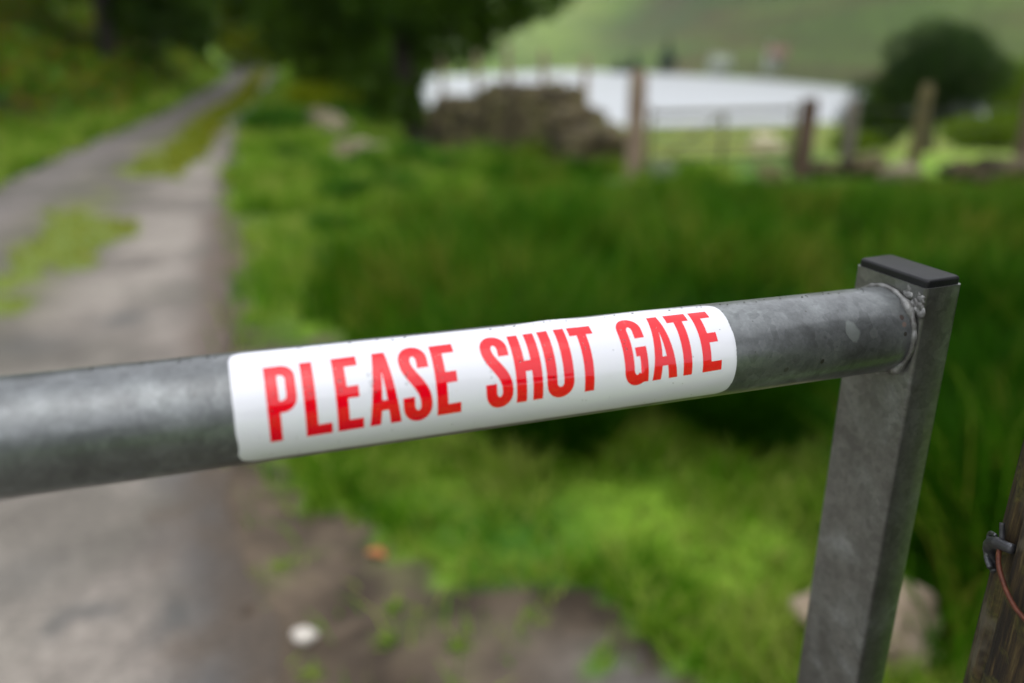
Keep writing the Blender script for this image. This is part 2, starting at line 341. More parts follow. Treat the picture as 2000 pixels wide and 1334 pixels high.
put(np_mesh('hill', np.stack([HX, HY, HZ], -1).reshape(-1, 3), F, m_hill, True, cols={'col': hc.reshape(-1, 3)}), kind='structure')
def hz(x, y):
    d = max(0, y - float(np.interp(x, SH[:, 0], SH[:, 1])))
    return -10.6 + 0.30 * d + 9 * float(sstep(0, 80, np.array(d))) * (float(fbm(np.array(x / 70), np.array(y / 70), s=81)) - 0.5)

# ------------------------------------------------------------------ grasses (stuff)
def blades(name, px, py, hgt, wid, lean, mat, seg=2, zoff=0.0, label=None, cat=None):
    n = len(px); ang = rng.uniform(0, 2 * np.pi, n); la = rng.uniform(0, 2 * np.pi, n)
    pz = gz(px, py) - 0.01 + zoff
    k = seg + 1
    V = np.zeros((n, k * 2, 3), np.float32)
    for i in range(k):
        t = i / seg
        ww = wid * (1 - t ** 1.6) * 0.5 + 0.0004
        off = lean * hgt * t ** 1.8
        cx = px + np.cos(la) * off; cy = py + np.sin(la) * off; cz = pz + hgt * (t - 0.25 * lean * t * t)
        V[:, 2 * i, 0] = cx - np.cos(ang) * ww; V[:, 2 * i, 1] = cy - np.sin(ang) * ww; V[:, 2 * i, 2] = cz
        V[:, 2 * i + 1, 0] = cx + np.cos(ang) * ww; V[:, 2 * i + 1, 1] = cy + np.sin(ang) * ww; V[:, 2 * i + 1, 2] = cz
    base = (np.arange(n) * k * 2)[:, None]
    F = np.concatenate([base + np.array([2 * i, 2 * i + 1, 2 * i + 3, 2 * i + 2]) for i in range(seg)], 0)
    rnd = np.repeat(rng.random(n), k * 2)
    return np_mesh(name, V.reshape(-1, 3), F, mat, False, attrs={'rnd': rnd})

TALL = [(-0.86, 5.0), (-0.90, 3.7), (-0.70, 2.8), (-0.36, 2.46), (0.0, 2.24), (0.31, 2.20), (0.46, 2.95), (0.58, 2.42), (0.98, 2.22), (0.93, 1.75), (0.92, 1.2), (2.6, 1.2), (7.5, 7.4), (3.6, 7.0), (2.6, 7.0), (1.2, 6.9), (0.95, 7.7), (0.2, 9.2), (-0.35, 9.4), (-0.15, 7.8), (-0.30, 6.6), (-0.62, 5.7)]
def scatter(n, x0, x1, y0, y1):
    return rng.uniform(x0, x1, n), rng.uniform(y0, y1, n)
# short grass of the verges: density falls with distance
px, py = [], []
for (n, x0, x1, y0, y1) in ((42000, -1.3, 1.6, 1.0, 3.2), (50000, -3.0, 2.0, 3.2, 8.0), (36000, -7.0, 1.5, 8.0, 18.0), (14000, -10, 1, 18, 36), (34000, -9.0, -3.2, 1.0, 14)):
    a, b_ = scatter(n, x0, x1, y0, y1); px.append(a); py.append(b_)
px = np.concatenate(px); py = np.concatenate(py)
_, dm = ground_col(px, py)
rag = 0.32 * (fbm(px * 4, py * 4, s=92) - 0.38)
ins = (px < rex(py) - rag * (py > 2.4)) & (px > lex(py) + rag)
e = lex(py) - px
tuft = fbm(px * 3, py * 3, s=91)
tallin = inpoly(px + 0.1 * (tuft - 0.5), py, TALL)
keep = ~ins & (rng.random(len(px)) > dm * 0.985) & ~tallin & ~((e > 2.2) & (py > 6)) & ~((e > 1.0) & (py > 13))
px, py, tuft = px[keep], py[keep], tuft[keep]
dist = np.hypot(px, py)
h = (0.02 + 0.10 * sstep(0.3, 0.7, tuft)) * (1 + 0.12 * dist) * rng.uniform(0.6, 1.3, len(px))
put(blades('grass', px, py, h, 0.004 + 0.0022 * dist, rng.uniform(0.2, 1.0, len(px)), m_grass, 2), None, 'short green grass covering the verges of the track', 'grass', kind='stuff')
# grass and moss of the track's centre strip
a, b_ = scatter(130000, -10.5, -2.2, 3.4, 34)
k_ = strip_mask(a, b_) & (a < rex(b_) - 0.25) & (a > lex(b_) + 0.25); a, b_ = a[k_], b_[k_]
dist = np.hypot(a, b_)
put(blades('strip_grass', a, b_, rng.uniform(0.02, 0.06, len(a)) * (1 + 0.06 * dist), 0.005 + 0.002 * dist, rng.uniform(0.3, 1.0, len(a)), m_stripg, 2), None, 'yellow green grass growing up the centre of the gravel track', 'grass', kind='stuff')
# tall dark grass
a, b_ = scatter(185000, -1.2, 7.5, 1.2, 10.0)
wob = (0.18 + 0.06 * b_) * (fbm(a * 3.2, b_ * 3.2, s=95) - 0.5) * 2
k_ = inpoly(a + wob, b_ + wob, TALL) & (rng.random(len(a)) < np.clip(1.25 - 0.11 * b_, 0.3, 1)); a, b_ = a[k_], b_[k_]
tus = fbm(a * 2.6, b_ * 2.6, s=97)
hh = (0.55 + 0.95 * sstep(0.3, 0.7, tus)) * np.maximum(np.clip(1.30 - 0.172 * b_, 0.12, 0.46), 0.24 * ((b_ > 7.3) & (a < 1))) * (0.62 + 0.35 * fbm(a * 1.3, b_ * 1.3, s=96)) * rng.uniform(0.65, 1.1, len(a))
put(blades('tall_grass', a, b_, hh, 0.006 + 0.0015 * b_, rng.uniform(0.1, 0.75, len(a)), m_tall, 3), None, 'mass of tall dark green grass between the gate and the fence', 'grass', kind='stuff')

def clump(name, x, y, r, h, n, mat, label, cat, group, lean=0.6):
    rr = r * np.sqrt(rng.random(n)) * 0.6; an = rng.uniform(0, 2 * np.pi, n)
    qx = x + rr * np.cos(an); qy = y + rr * np.sin(an)
    o = blades(name, qx, qy, h * rng.uniform(0.6, 1.1, n), 0.008 + 0.0012 * y + 0 * qx, rng.uniform(0.1, lean, n), mat, 3)
    return put(o, None, label, cat, group)
clump('rush_tussock', 0.13, 2.42, 0.36, 0.50, 3000, m_tuss_shade, 'big dark tussock at the near edge of the tall grass under the sticker', 'rushes', 'dark tussocks at the edge of the tall grass', 0.9)
clump('rush_tussock', 0.80, 2.46, 0.38, 0.50, 3000, m_tuss_shade, 'dark tussock at the near edge of the tall grass left of the end post', 'rushes', 'dark tussocks at the edge of the tall grass', 0.9)
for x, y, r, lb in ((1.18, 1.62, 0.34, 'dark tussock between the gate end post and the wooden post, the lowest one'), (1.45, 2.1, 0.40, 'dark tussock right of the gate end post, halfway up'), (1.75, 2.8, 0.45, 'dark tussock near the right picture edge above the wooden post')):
    clump('rush_tussock', x, y, r, 0.50, 3000, m_tuss_shade, lb, 'rushes', 'dark tussocks at the edge of the tall grass', 0.9)  # right-hand tussocks added so their dark colour stands for the shade there
for x, y, r, h, lb in ((-3.2, 11.4, 0.55, 0.55, 'dark green rush clump beside the far right edge of the track, the farthest one'),
                       (-1.34, 6.7, 0.26, 0.26, 'rush clump in the bright verge left of the tall grass, the lower left one'),
                       (-0.95, 6.7, 0.2, 0.34, 'narrow rush clump in the verge close to the tall grass edge'),
                       (-2.1, 8.4, 0.25, 0.22, 'low rush clump in the verge in front of the two pale rocks'),
                       (-2.5, 13.4, 0.4, 0.45, 'rush clump behind the farther pale rock by the track'),
                       (-0.6, 8.0, 0.3, 0.26, 'rush clump just above the back left corner of the tall grass'),
                       (-4.95, 7.0, 0.3, 0.42, 'dark rush clump at the left picture edge beyond the track')):
    clump('rush_clump', x, y, r * 1.5, h, int(1500 * r), m_rush, lb, 'rushes', 'rush clumps on the verges', 1.1)

spots = []
while len(spots) < 14:
    x = random.uniform(-2.6, -0.6); y = random.uniform(5.2, 11.5)
    if x < float(rex(y)) + 0.35 or inpoly(np.array([x]), np.array([y]), TALL)[0] or any(math.hypot(x - q[0], y - q[1]) < 0.45 for q in spots): continue
    spots.append((x, y))
spots.sort(key=lambda q: q[1])
ORD = ['nearest', 'second nearest', 'third nearest', 'fourth nearest', 'fifth nearest', 'sixth nearest', 'seventh nearest', 'eighth nearest', 'seventh farthest', 'fifth farthest', 'fourth farthest', 'third farthest', 'second farthest', 'farthest']
ORD[8] = 'sixth farthest'
for k, (x, y) in enumerate(spots):
    r_ = random.uniform(0.15, 0.42); h_ = random.uniform(0.14, 0.30)
    clump('grass_tuft', x, y, r_, h_, 380, (m_rush, m_tall, m_grass)[k % 3], ('broad ' if r_ > 0.28 else 'narrow ') + ('dark', 'deep green', 'bright green')[k % 3] + ' grass tuft on the verge right of the track, ' + ORD[k] + ' one', 'grass tuft', 'grass tufts on the verge', 1.2)
# small weeds on the bare dirt
def weed(x, y, r, label):
    n = 60; an = rng.uniform(0, 2 * np.pi, n); rr = r * np.sqrt(rng.random(n))
    o = blades('weed', x + rr * np.cos(an) * 0.7, y + rr * np.sin(an) * 0.7, rng.uniform(0.012, 0.035, n), 0.006 + 0 * an, rng.uniform(0.5, 1.3, n), m_stripg if r < 0.03 else m_grass, 2)
    put(o, None, label, 'weed', 'small weeds on the bare dirt')
for x, y, r, lb in ((-0.30, 1.575, 0.03, 'weed sprig on bare dirt, nearest the orange leaf'), (-0.13, 1.44, 0.035, 'weed sprig on bare dirt, middle of the lower row'),
                    (-0.30, 1.46, 0.03, 'weed sprig on bare dirt to the right of the white stone'), (-0.62, 1.75, 0.03, 'weed sprig on dirt by the dark tarmac edge'),
                    (0.04, 1.53, 0.05, 'bright green weed tuft on dirt below the grass edge'), (-0.45, 1.36, 0.03, 'weed sprig on dirt just below the white stone'),
                    (-0.60, 2.0, 0.05, 'green weed tuft at the top of the dirt patch')):
    weed(x, y, r, lb)

# ------------------------------------------------------------------ stones
def blob(name, loc, size, mat, seed, rough=0.22, parent=None, sub=4, rot=0.0, **kw):
    bm = bmesh.new(); bmesh.ops.create_icosphere(bm, subdivisions=sub, radius=1.0)
    o = Vector((seed * 7.31, seed * 3.17, seed * 1.7))
    for v in bm.verts:
        d_ = v.co.normalized(); r = 1 + rough * 2 * noise.fractal(d_ * 1.3 + o, 1.0, 2.0, 3) + 0.15 * rough * noise.noise(d_ * 7 + o)
        q = d_ * r; q = Vector((q.x, q.y, max(q.z, -0.55)))
        v.co = Vector((q.x * size[0], q.y * size[1], q.z * size[2]))
    bmesh.ops.rotate(bm, verts=bm.verts, cent=(0, 0, 0), matrix=Matrix.Rotation(rot, 3, 'Z'))
    ob = bm_obj(name, bm, mat, True, parent, **kw); ob.location = loc
    return ob
blob('boulder', (0.80, 1.42, 0.06), (0.185, 0.12, 0.115), m_beige, 1, 0.15, label='large beige boulder on the ground behind the gate end post', cat='boulder', rot=0.2).rotation_euler = (0, 0.5, 0)
blob('rock', (-2.62, 11.6, 0.12), (0.34, 0.25, 0.22), m_rock, 2, label='pale rock on the verge beside the dark rush clump, the farther of the two', cat='rock', group='pale rocks on the verge')
blob('rock', (-1.78, 9.5, 0.05), (0.30, 0.22, 0.14), m_rock, 3, label='pale flat rock on the verge, the nearer of the two and right of the other', cat='rock', group='pale rocks on the verge')
blob('white_stone', (-0.49, 1.475, 0.012), (0.030, 0.022, 0.018), m_quartz, 4, 0.12, label='small white stone on the bare dirt beside the track', cat='stone')
for i, (x, y, s, lb) in enumerate(((3.35, 7.55, 0.20, 'brown stone at the foot of the grey fence post'), (3.50, 7.15, 0.17, 'tan stone leaning against the olive fence post, on its left'),
                     (4.05, 7.15, 0.18, 'grey stone between the olive post and the right picture edge'), (4.35, 6.9, 0.30, 'long brown stone below the right-hand end fence post'), (3.0, 7.65, 0.15, 'dark low stone beside the brown gatepost'))):
    blob('stone', (x, y, 0.09 if i != 4 else 0.05), (s * 1.1, s * 0.8, s * 0.55), m_rock if i == 1 else m_stone, 10 + i, label=lb, cat='stone', group='stones at the foot of the wire fence')
# orange leaf
bm = bmesh.new()
pts = [(0, -0.03), (0.012, -0.02), (0.02, 0), (0.014, 0.018), (0, 0.034), (-0.014, 0.018), (-0.02, 0), (-0.012, -0.02)]
cv = bm.verts.new((0, 0, 0.002)); vs = [bm.verts.new((x, y, 0.010 * abs(x) / 0.02 + 0.004 * math.sin(i))) for i, (x, y) in enumerate(pts)]
for i in range(8): bm.faces.new((cv, vs[i], vs[(i + 1) % 8]))
m_leaf = simple('dead_leaf', [(0.3, (0.30, 0.09, 0.03)), (0.7, (0.45, 0.17, 0.05))], 40, 0.7)
o = bm_obj('dead_leaf', bm, m_leaf, True, label='orange dead leaf lying at the edge of the dirt and grass', cat='leaf'); o.location = (-0.37, 1.775, 0.014); o.rotation_euler = (0.1, 0.15, 1.2)

# ------------------------------------------------------------------ dry stone wall
WALL = [(-0.98, 12.7, 0.27), (-0.62, 12.0, 0.40), (-0.22, 11.2, 0.55), (0.36, 10.0, 0.64), (0.62, 9.3, 0.56), (0.85, 8.7, 0.44), (0.98, 8.2, 0.34), (1.03, 7.9, 0.24)]
bm = bmesh.new()
wseg = []
for i in range(len(WALL) - 1):
    a, b_ = Vector(WALL[i]), Vector(WALL[i + 1]); L = (b_ - a).length; n = int(L / 0.2)
    for k in range(n): wseg.append((a.lerp(b_, k / n), (b_ - a).to_2d().normalized()))
sd = 0
for c, dr in wseg:
    nrm = Vector((-dr.y, dr.x)); zb = gz1(c.x, c.y) - 0.05; top = c.z + 0.10 * noise.noise(Vector((c.x * 2.1, c.y * 2.1, 0))) - 0.08; z = zb; course = 0
    while z < top:
        hgt = random.uniform(0.07, 0.19) * (1.0 if z < top - 0.25 else 1.25)
        wd = 0.26 - 0.12 * (z - zb) / max(0.3, top - zb)
        for side in (-1, 0, 1):
            sd += 1
            j = random.uniform(-0.07, 0.07)
            cx = c.x + nrm.x * side * wd + dr.x * j; cy = c.y + nrm.y * side * wd + dr.y * j
            res = bmesh.ops.create_icosphere(bm, subdivisions=2, radius=1.0)
            sx, sy, sz = random.uniform(0.10, 0.18), random.uniform(0.10, 0.16), hgt * random.uniform(0.55, 0.7)
            ca, sa = dr.x, dr.y
            ofs = Vector((sd * 1.3, sd * 0.7, 0))
            for v in res['verts']:
                q = v.co.normalized(); q = q * (1 + 0.35 * noise.noise(q * 1.6 + ofs))
                q = Vector([math.copysign(abs(t_) ** 0.75, t_) for t_ in q])
                x, y = q.x * sx, q.y * sy
                v.co = Vector((cx + x * ca - y * sa, cy + x * sa + y * ca, z + hgt / 2 + q.z * sz))
        z += hgt * 0.85
bm_obj('dry_stone_wall', bm, m_stone, False, label='mossy brown dry stone wall running from the dark tree to the pale gatepost', cat='wall')

# ------------------------------------------------------------------ posts, fences, field gate
def round_post(bm, x, y, z0, z1, r, seed=0, lean=(0, 0), sides=14, sq=0.0, chamfer=0.02):
    rings = []
    hs_ = [0, 0.15, 0.35, 0.55, 0.75, 0.92, 1.0]
    for k, t_ in enumerate(hs_):
        z = z0 + (z1 - z0) * t_; rr = r * (1 - 0.06 * t_) * (1 - chamfer / r * (k == len(hs_) - 1))
        ring = []
        for i in range(sides):
            a = 2 * math.pi * i / sides
            f = 1 + 0.06 * noise.noise(Vector((math.cos(a) * 2 + seed, math.sin(a) * 2, z * 2)))
            if sq: f *= 1 / max(abs(math.cos(a)), abs(math.sin(a))) ** sq
            ring.append(bm.verts.new((x + lean[0] * t_ + rr * f * math.cos(a), y + lean[1] * t_ + rr * f * math.sin(a), z + 0.02 * noise.noise(Vector((a, seed, 5))) * (k == 6))))
        rings.append(ring)
    for a, b_ in zip(rings, rings[1:]):
        for i in range(sides): bm.faces.new((a[i], a[(i + 1) % sides], b_[(i + 1) % sides], b_[i]))
    bm.faces.new(rings[-1]); bm.faces.new(rings[0][::-1])
def post(name, x, y, z1, r, mat, seed, parent=None, lean=(0, 0), sq=0.0, **kw):
    bm = bmesh.new(); round_post(bm, x, y, gz1(x, y) - 0.1, z1, r, seed, lean, sq=sq)
    return bm_obj(name, bm, mat, False, parent, **kw)
def tube(bm, p0, p1, r, sides=8):
    p0, p1 = Vector(p0), Vector(p1); d_ = (p1 - p0).normalized()
    u = d_.cross(Vector((0, 0, 1)));  u = u.normalized() if u.length > 0.05 else Vector((1, 0, 0)); v = d_.cross(u).normalized()
    rr = [[bm.verts.new(c + r * (math.cos(2 * math.pi * i / sides) * u + math.sin(2 * math.pi * i / sides) * v)) for i in range(sides)] for c in (p0, p1)]
    for i in range(sides): bm.faces.new((rr[0][i], rr[0][(i + 1) % sides], rr[1][(i + 1) % sides], rr[1][i]))
    bm.faces.new(rr[0][::-1]); bm.faces.new(rr[1])

post('gatepost', 1.14, 7.32, 0.99, 0.085, m_postg, 3, sq=0.6, label='thick pale lichened gatepost at the end of the stone wall', cat='gatepost')
post('gatepost', 2.72, 7.50, 0.72, 0.085, m_postw, 8, lean=(0.02, 0), label='shorter dark brown wooden gatepost to the right of the field gate', cat='gatepost')
g = empty('field_gate', (1.27, 7.33, 0.0), 'low metal bar gate between the two gateposts of the field', 'gate')
A, B = Vector((1.27, 7.33, 0)), Vector((2.61, 7.49, 0))
for k, z in enumerate((0.12, 0.22, 0.34, 0.48, 0.62)):
    bm = bmesh.new(); tube(bm, A + Vector((0, 0, z)), B + Vector((0, 0, z)), 0.017 if k < 4 else 0.024); bm_obj('rail', bm, m_gate2, True, g)
for t_ in (0, 0.5, 1):
    bm = bmesh.new(); q = A.lerp(B, t_) + Vector((0, -0.02 if t_ == 0.5 else 0, 0)); tube(bm, q + Vector((0, 0, 0.08)), q + Vector((0, 0, 0.68 if t_ != 0.5 else 0.62)), 0.018); bm_obj('upright', bm, m_gate2, True, g)
bm = bmesh.new(); tube(bm, A + Vector((0, 0.02, 0.12)), A.lerp(B, 0.5) + Vector((0, 0.02, 0.6)), 0.012); bm_obj('brace', bm, m_gate2, True, g)

f1 = empty('wire_fence', (3.26, 7.75, 0), 'low wire fence with wooden posts right of the brown gatepost', 'fence')
post('fence_post', 3.26, 7.80, 0.67, 0.06, m_postgrey, 4, f1, label='grey fence post')
post('fence_post', 3.68, 7.35, 0.84, 0.06, m_postm, 5, f1, lean=(0.03, 0), label='olive mossy fence post')
post('fence_post', 4.93, 7.75, 0.80, 0.075, m_postw, 6, f1, label='dark brown fence post')
for k, z in enumerate((0.25, 0.42, 0.60)):
    bm = bmesh.new()
    pp_ = [(2.72, 7.41), (3.26, 7.73), (3.68, 7.28), (4.93, 7.67), (7.5, 8.2)]
    for a, b_ in zip(pp_, pp_[1:]): tube(bm, (*a, z), (*b_, z), 0.003, 5)
    bm_obj('wire', bm, m_wirem, True, f1)
f2 = empty('post_and_wire_fence', (0, 13, 0), 'thin pale post and wire fence beyond the stone wall under the dark tree', 'fence')
fp = [(-1.1, 14.0, 0.98), (-0.48, 13.2, 1.06), (0.0, 13.0, 1.16), (0.54, 12.6, 1.08), (1.15, 12.4, 0.99)]
for i, (x, y, z) in enumerate(fp): post('fence_post', x, y, z, 0.05, m_postg, 20 + i, f2)
for dz in (0.12, 0.4, 0.7):
    bm = bmesh.new()
    for a, b_ in zip(fp, fp[1:]): tube(bm, (a[0], a[1] - .05, a[2] - dz), (b_[0], b_[1] - .05, b_[2] - dz), 0.003, 5)
    bm_obj('wire', bm, m_wirem, True, f2)

# ------------------------------------------------------------------ trees and shrubs
def leaves(name, cents, rads, n, size, mat, parent=None, flat=0.75, shell=0.5, **kw):
    cents = np.array(cents, float); rads = np.array(rads, float)
    wgt = rads ** 2; wgt /= wgt.sum(); ci = rng.choice(len(cents), n, p=wgt)
    d_ = rng.normal(size=(n, 3)); d_ /= np.linalg.norm(d_, axis=1)[:, None]
    rr = rads[ci] * (shell + (1 - shell) * rng.random(n)) ** 0.7 * (0.85 + 0.3 * rng.random(n))
    P = cents[ci] + d_ * rr[:, None] * np.array([1, 1, flat])
    u = rng.normal(size=(n, 3)); u /= np.linalg.norm(u, axis=1)[:, None]
    nn = d_ * 0.8 + rng.normal(size=(n, 3)) * 0.6; v = np.cross(nn, u); v /= np.linalg.norm(v, axis=1)[:, None] + 1e-9
    s = size * rng.uniform(0.6, 1.3, n)[:, None]
    V = np.stack([P - u * s, P - v * s * 0.5, P + u * s, P + v * s * 0.5], 1).reshape(-1, 3)
    F = np.arange(n * 4).reshape(-1, 4)
    o = np_mesh(name, V, F, mat, False, attrs={'rnd': np.repeat(rng.random(n), 4)})
    return put(o, parent, **kw)
def limb(bm, pts, r0, r1, sides=9):
    rings = []
    for k, p_ in enumerate(pts):
        t_ = k / (len(pts) - 1); r = r0 + (r1 - r0) * t_
        d_ = (Vector(pts[min(k + 1, len(pts) - 1)]) - Vector(pts[max(k - 1, 0)])).normalized()
        u = d_.cross(Vector((0.3, 1, 0))).normalized(); v = d_.cross(u)
        rings.append([bm.verts.new(Vector(p_) + r * (1 + 0.12 * noise.noise(Vector((i, k, r0 * 9)))) * (math.cos(2 * math.pi * i / sides) * u + math.sin(2 * math.pi * i / sides) * v)) for i in range(sides)])
    for a, b_ in zip(rings, rings[1:]):
        for i in range(sides): bm.faces.new((a[i], a[(i + 1) % sides], b_[(i + 1) % sides], b_[i]))
    bm.faces.new(rings[-1])
def tree(name, x, y, h, cr, cb, tr, n, size, mat, label, cat='tree', group=None, nb=14, seed=1, zsq=1.0, lean=(0, 0), skirt=None):
    rs = random.Random(seed); z0 = gz1(x, y); root = empty(name, (x, y, z0), label, cat, group)
    bm = bmesh.new(); tz = z0 + cb + (h - cb) * 0.4
    top = (x + lean[0], y + lean[1], tz)
    limb(bm, [(x, y, z0 - 0.2), (x + 0.02, y, z0 + 0.3), (x + lean[0] * .5, y + lean[1] * .5, z0 + cb * 0.7), top], tr * 1.5, tr * 0.6)
    cents, rads = [], []
    zc = z0 + (cb + h) / 2; hh_ = (h - cb) / 2
    for k in range(nb):
        a = 2.4 * k + rs.random(); t_ = (k + 0.5) / nb; zz = -1 + 2 * t_
        rad = math.sqrt(max(0.05, 1 - (zz * 0.9) ** 2)) ** zsq * cr * rs.uniform(0.45, 0.75)
        c = (x + lean[0] + rad * math.cos(a), y + lean[1] + rad * math.sin(a), zc + zz * hh_ * 0.78)
        br = cr * rs.uniform(0.30, 0.46); cents.append(c); rads.append(br)
        if k % 2 == 0: limb(bm, [(x + lean[0] * .7, y + lean[1] * .7, z0 + cb * 0.8 + (tz - z0 - cb * .8) * t_), tuple((np.array(top) + np.array(c)) / 2 + np.array([0, 0, -0.1])), c], tr * 0.4, tr * 0.1, 6)
    if skirt:
        for c, r in skirt: cents.append(c); rads.append(r)
    bm_obj('trunk', bm, m_bark, True, root)
    leaves('crown', cents, rads, n, size, mat, root)
    return root

G_BANK = 'trees over the track and bank'
tree('broadleaf_tree', -1.62, 14.4, 7.5, 2.8, 1.4, 0.20, 34000, 0.085, m_dark, 'dark tree with thick trunk at the left end of the stone wall', group=G_BANK, seed=3, lean=(-0.3, 0.3),
     skirt=[((-3.0, 14.6, 1.9), 0.9), ((-2.6, 14.2, 1.35), 0.5), ((-1.0, 14.2, 1.75), 0.7), ((-0.1, 14.4, 1.75), 0.65), ((0.45, 14.2, 1.95), 0.65), ((1.0, 14.3, 2.25), 0.55), ((-1.9, 14.2, 0.25), 0.5), ((-1.15, 13.4, 0.0), 0.36), ((-2.5, 14.3, 0.5), 0.6), ((-3.8, 15.5, 1.6), 0.9), ((-3.4, 15.2, 0.9), 0.6)])
tree('broadleaf_tree', -4.6, 21.5, 8, 2.6, 1.0, 0.25, 16000, 0.11, m_dark, 'dark tree right of the track just behind the big trunked one', group=G_BANK, seed=5,
     skirt=[((-5.0, 20.5, 1.3), 0.8), ((-3.8, 20.5, 1.0), 0.9)])
tree('broadleaf_tree', -9.6, 20.5, 8.5, 3.0, 1.6, 0.22, 16000, 0.11, m_dark, 'black looking tree leaning over the left side of the track', group=G_BANK, seed=6,
     skirt=[((-8.2, 21, 2.6), 0.8), ((-9.0, 21, 1.9), 0.9), ((-9.8, 22, 1.2), 1.0)])
tree('broadleaf_tree', -13.5, 17.0, 9, 3.4, 2.6, 0.25, 15000, 0.11, m_dark, 'dark tree standing on the bank above the bracken', group=G_BANK, seed=7)
tree('broadleaf_tree', -9.4, 12.2, 8.5, 2.8, 2.6, 0.2, 14000, 0.09, m_dark, 'dark tree at the far left overhanging the bank', group=G_BANK, seed=8)
tree('broadleaf_tree', -18.5, 27.0, 11, 5, 1.0, 0.3, 14000, 0.18, m_dark, 'large dark tree behind the bank trees on the left', group=G_BANK, seed=9)
tree('broadleaf_tree', -11.4, 42.0, 9, 3.8, 0.3, 0.25, 26000, 0.15, m_mid, 'lighter yellow green tree closing the far end of the track', group=G_BANK, seed=10,
     skirt=[((-10.3, 41, 3.0), 1.6), ((-8.6, 40.5, 2.8), 1.6), ((-12.5, 41, 3.2), 1.6), ((-9.5, 40, 1.0), 1.3), ((-11.2, 40.5, 1.0), 1.3), ((-12.8, 41, 1.0), 1.4), ((-8.2, 39.5, 1.2), 1.2)])
tree('broadleaf_tree', -5.6, 37.0, 9, 2.8, 0.3, 0.25, 14000, 0.14, m_dark, 'dark tree beyond the end of the track on its right', group=G_BANK, seed=11,
     skirt=[((-5.2, 35, 1.0), 1.2), ((-4.0, 34, 0.6), 1.4)])
tree('broadleaf_tree', -17.5, 40.0, 10, 4.5, 0.3, 0.25, 12000, 0.18, m_mid, 'green tree left of the far end of the track', group=G_BANK, seed=12)
tree('broadleaf_tree', -12.9, 33.0, 8, 2.6, 0.4, 0.2, 14000, 0.12, m_dark, 'dark tree crowding the far left edge of the track', group=G_BANK, seed=15,
     skirt=[((-12.0, 32.5, 1.6), 1.1), ((-12.2, 32.5, 3.0), 1.2)])
tree('hawthorn', 10.35, 20.0, 3.1, 1.66, 0.9, 0.10, 24000, 0.045, m_haw, 'round dark hawthorn standing alone in the field by the lake', group=None, seed=13, nb=18,
     skirt=[((8.55, 20.1, -0.75), 0.6), ((8.75, 20.1, -0.2), 0.55), ((9.3, 20.0, -0.85), 0.55), ((10.9, 20.1, -0.5), 0.4), ((9.9, 20, 0.2), 0.8)])
def shrub(name, x, y, r, h, n, size, mat, label, group=None, nb=7, seed=1):
    rs = random.Random(seed); z0 = gz1(x, y); root = empty(name, (x, y, z0), label, 'shrub', group)
    bm = bmesh.new(); cents = []; rads = []
    for k in range(nb):
        a = 2.4 * k; rr = r * 0.55 * math.sqrt((k + 0.3) / nb); c = (x + rr * math.cos(a), y + rr * math.sin(a), z0 + h * rs.uniform(0.35, 0.7))
        cents.append(c); rads.append(r * rs.uniform(0.4, 0.55)); limb(bm, [(x, y, z0 - 0.05), ((x + c[0]) / 2, (y + c[1]) / 2, z0 + h * .3), c], 0.02, 0.006, 5)
    bm_obj('stems', bm, m_bark, True, root); leaves('foliage', cents, rads, n, size, mat, root, flat=h / (2 * r) + 0.2)
shrub('shrub', 11.3, 24.6, 1.0, 2.9, 5000, 0.07, m_shrub, 'light green lakeside bush to the left of the dark hawthorn', seed=8)
shrub('shrub', 15.3, 24.5, 1.3, 3.4, 7000, 0.07, m_shrub, 'light green lakeside bush to the right of the dark hawthorn', seed=9)
shrub('shrub', 5.9, 9.8, 0.8, 0.42, 5000, 0.035, m_shrub, 'yellow green shrub below the hawthorn near the right picture edge', seed=2)
shrub('shrub', 4.5, 10.6, 0.4, 0.3, 2000, 0.03, m_shrub, 'low green shrub behind the olive fence post', seed=3)
shrub('shrub', -9.3, 38.5, 1.3, 3.4, 7000, 0.09, m_mid, 'yellow green bush at the far end of the track, on its right', seed=14)
shrub('shrub', -11.7, 43.5, 1.8, 4.2, 7000, 0.11, m_mid, 'tall yellow green bush where the track bends out of sight', seed=15)
shrub('shrub', -3.1, 14.2, 0.8, 0.6, 4000, 0.05, m_mid, 'bright bush beside the track in front of the dark trees', seed=4)
# dock plants with pale seed heads
m_seed = simple('seed_heads', [(0.3, (0.20, 0.15, 0.06)), (0.7, (0.34, 0.30, 0.16))], 30, 0.9)
for x, y, s, lb in ((1.24, 6.5, 1, 'pale flowering plant in the grass below the lichened gatepost'), (2.02, 6.2, 0, 'brown dock plant with seed heads in the tall grass below the field gate')):
    root = empty('meadow_plant', (x, y, gz1(x, y)), lb, 'plant', None); bm = bmesh.new(); cc = []; rads = []
    for k in range(5):
        a = k * 1.3; tp = (x + 0.07 * math.cos(a), y + 0.07 * math.sin(a), gz1(x, y) + 0.24 + 0.03 * (k % 3)); tube(bm, (x, y, gz1(x, y)), tp, 0.004, 5); cc.append(tp); rads.append(0.05)
    bm_obj('stems', bm, m_rush, True, root); leaves('seed_head', cc, rads, 700, 0.012, m_seed if not s else leafmat('flower_heads', [(0.3, (0.22, 0.30, 0.16)), (0.7, (0.42, 0.46, 0.32))]), root, flat=1.2)

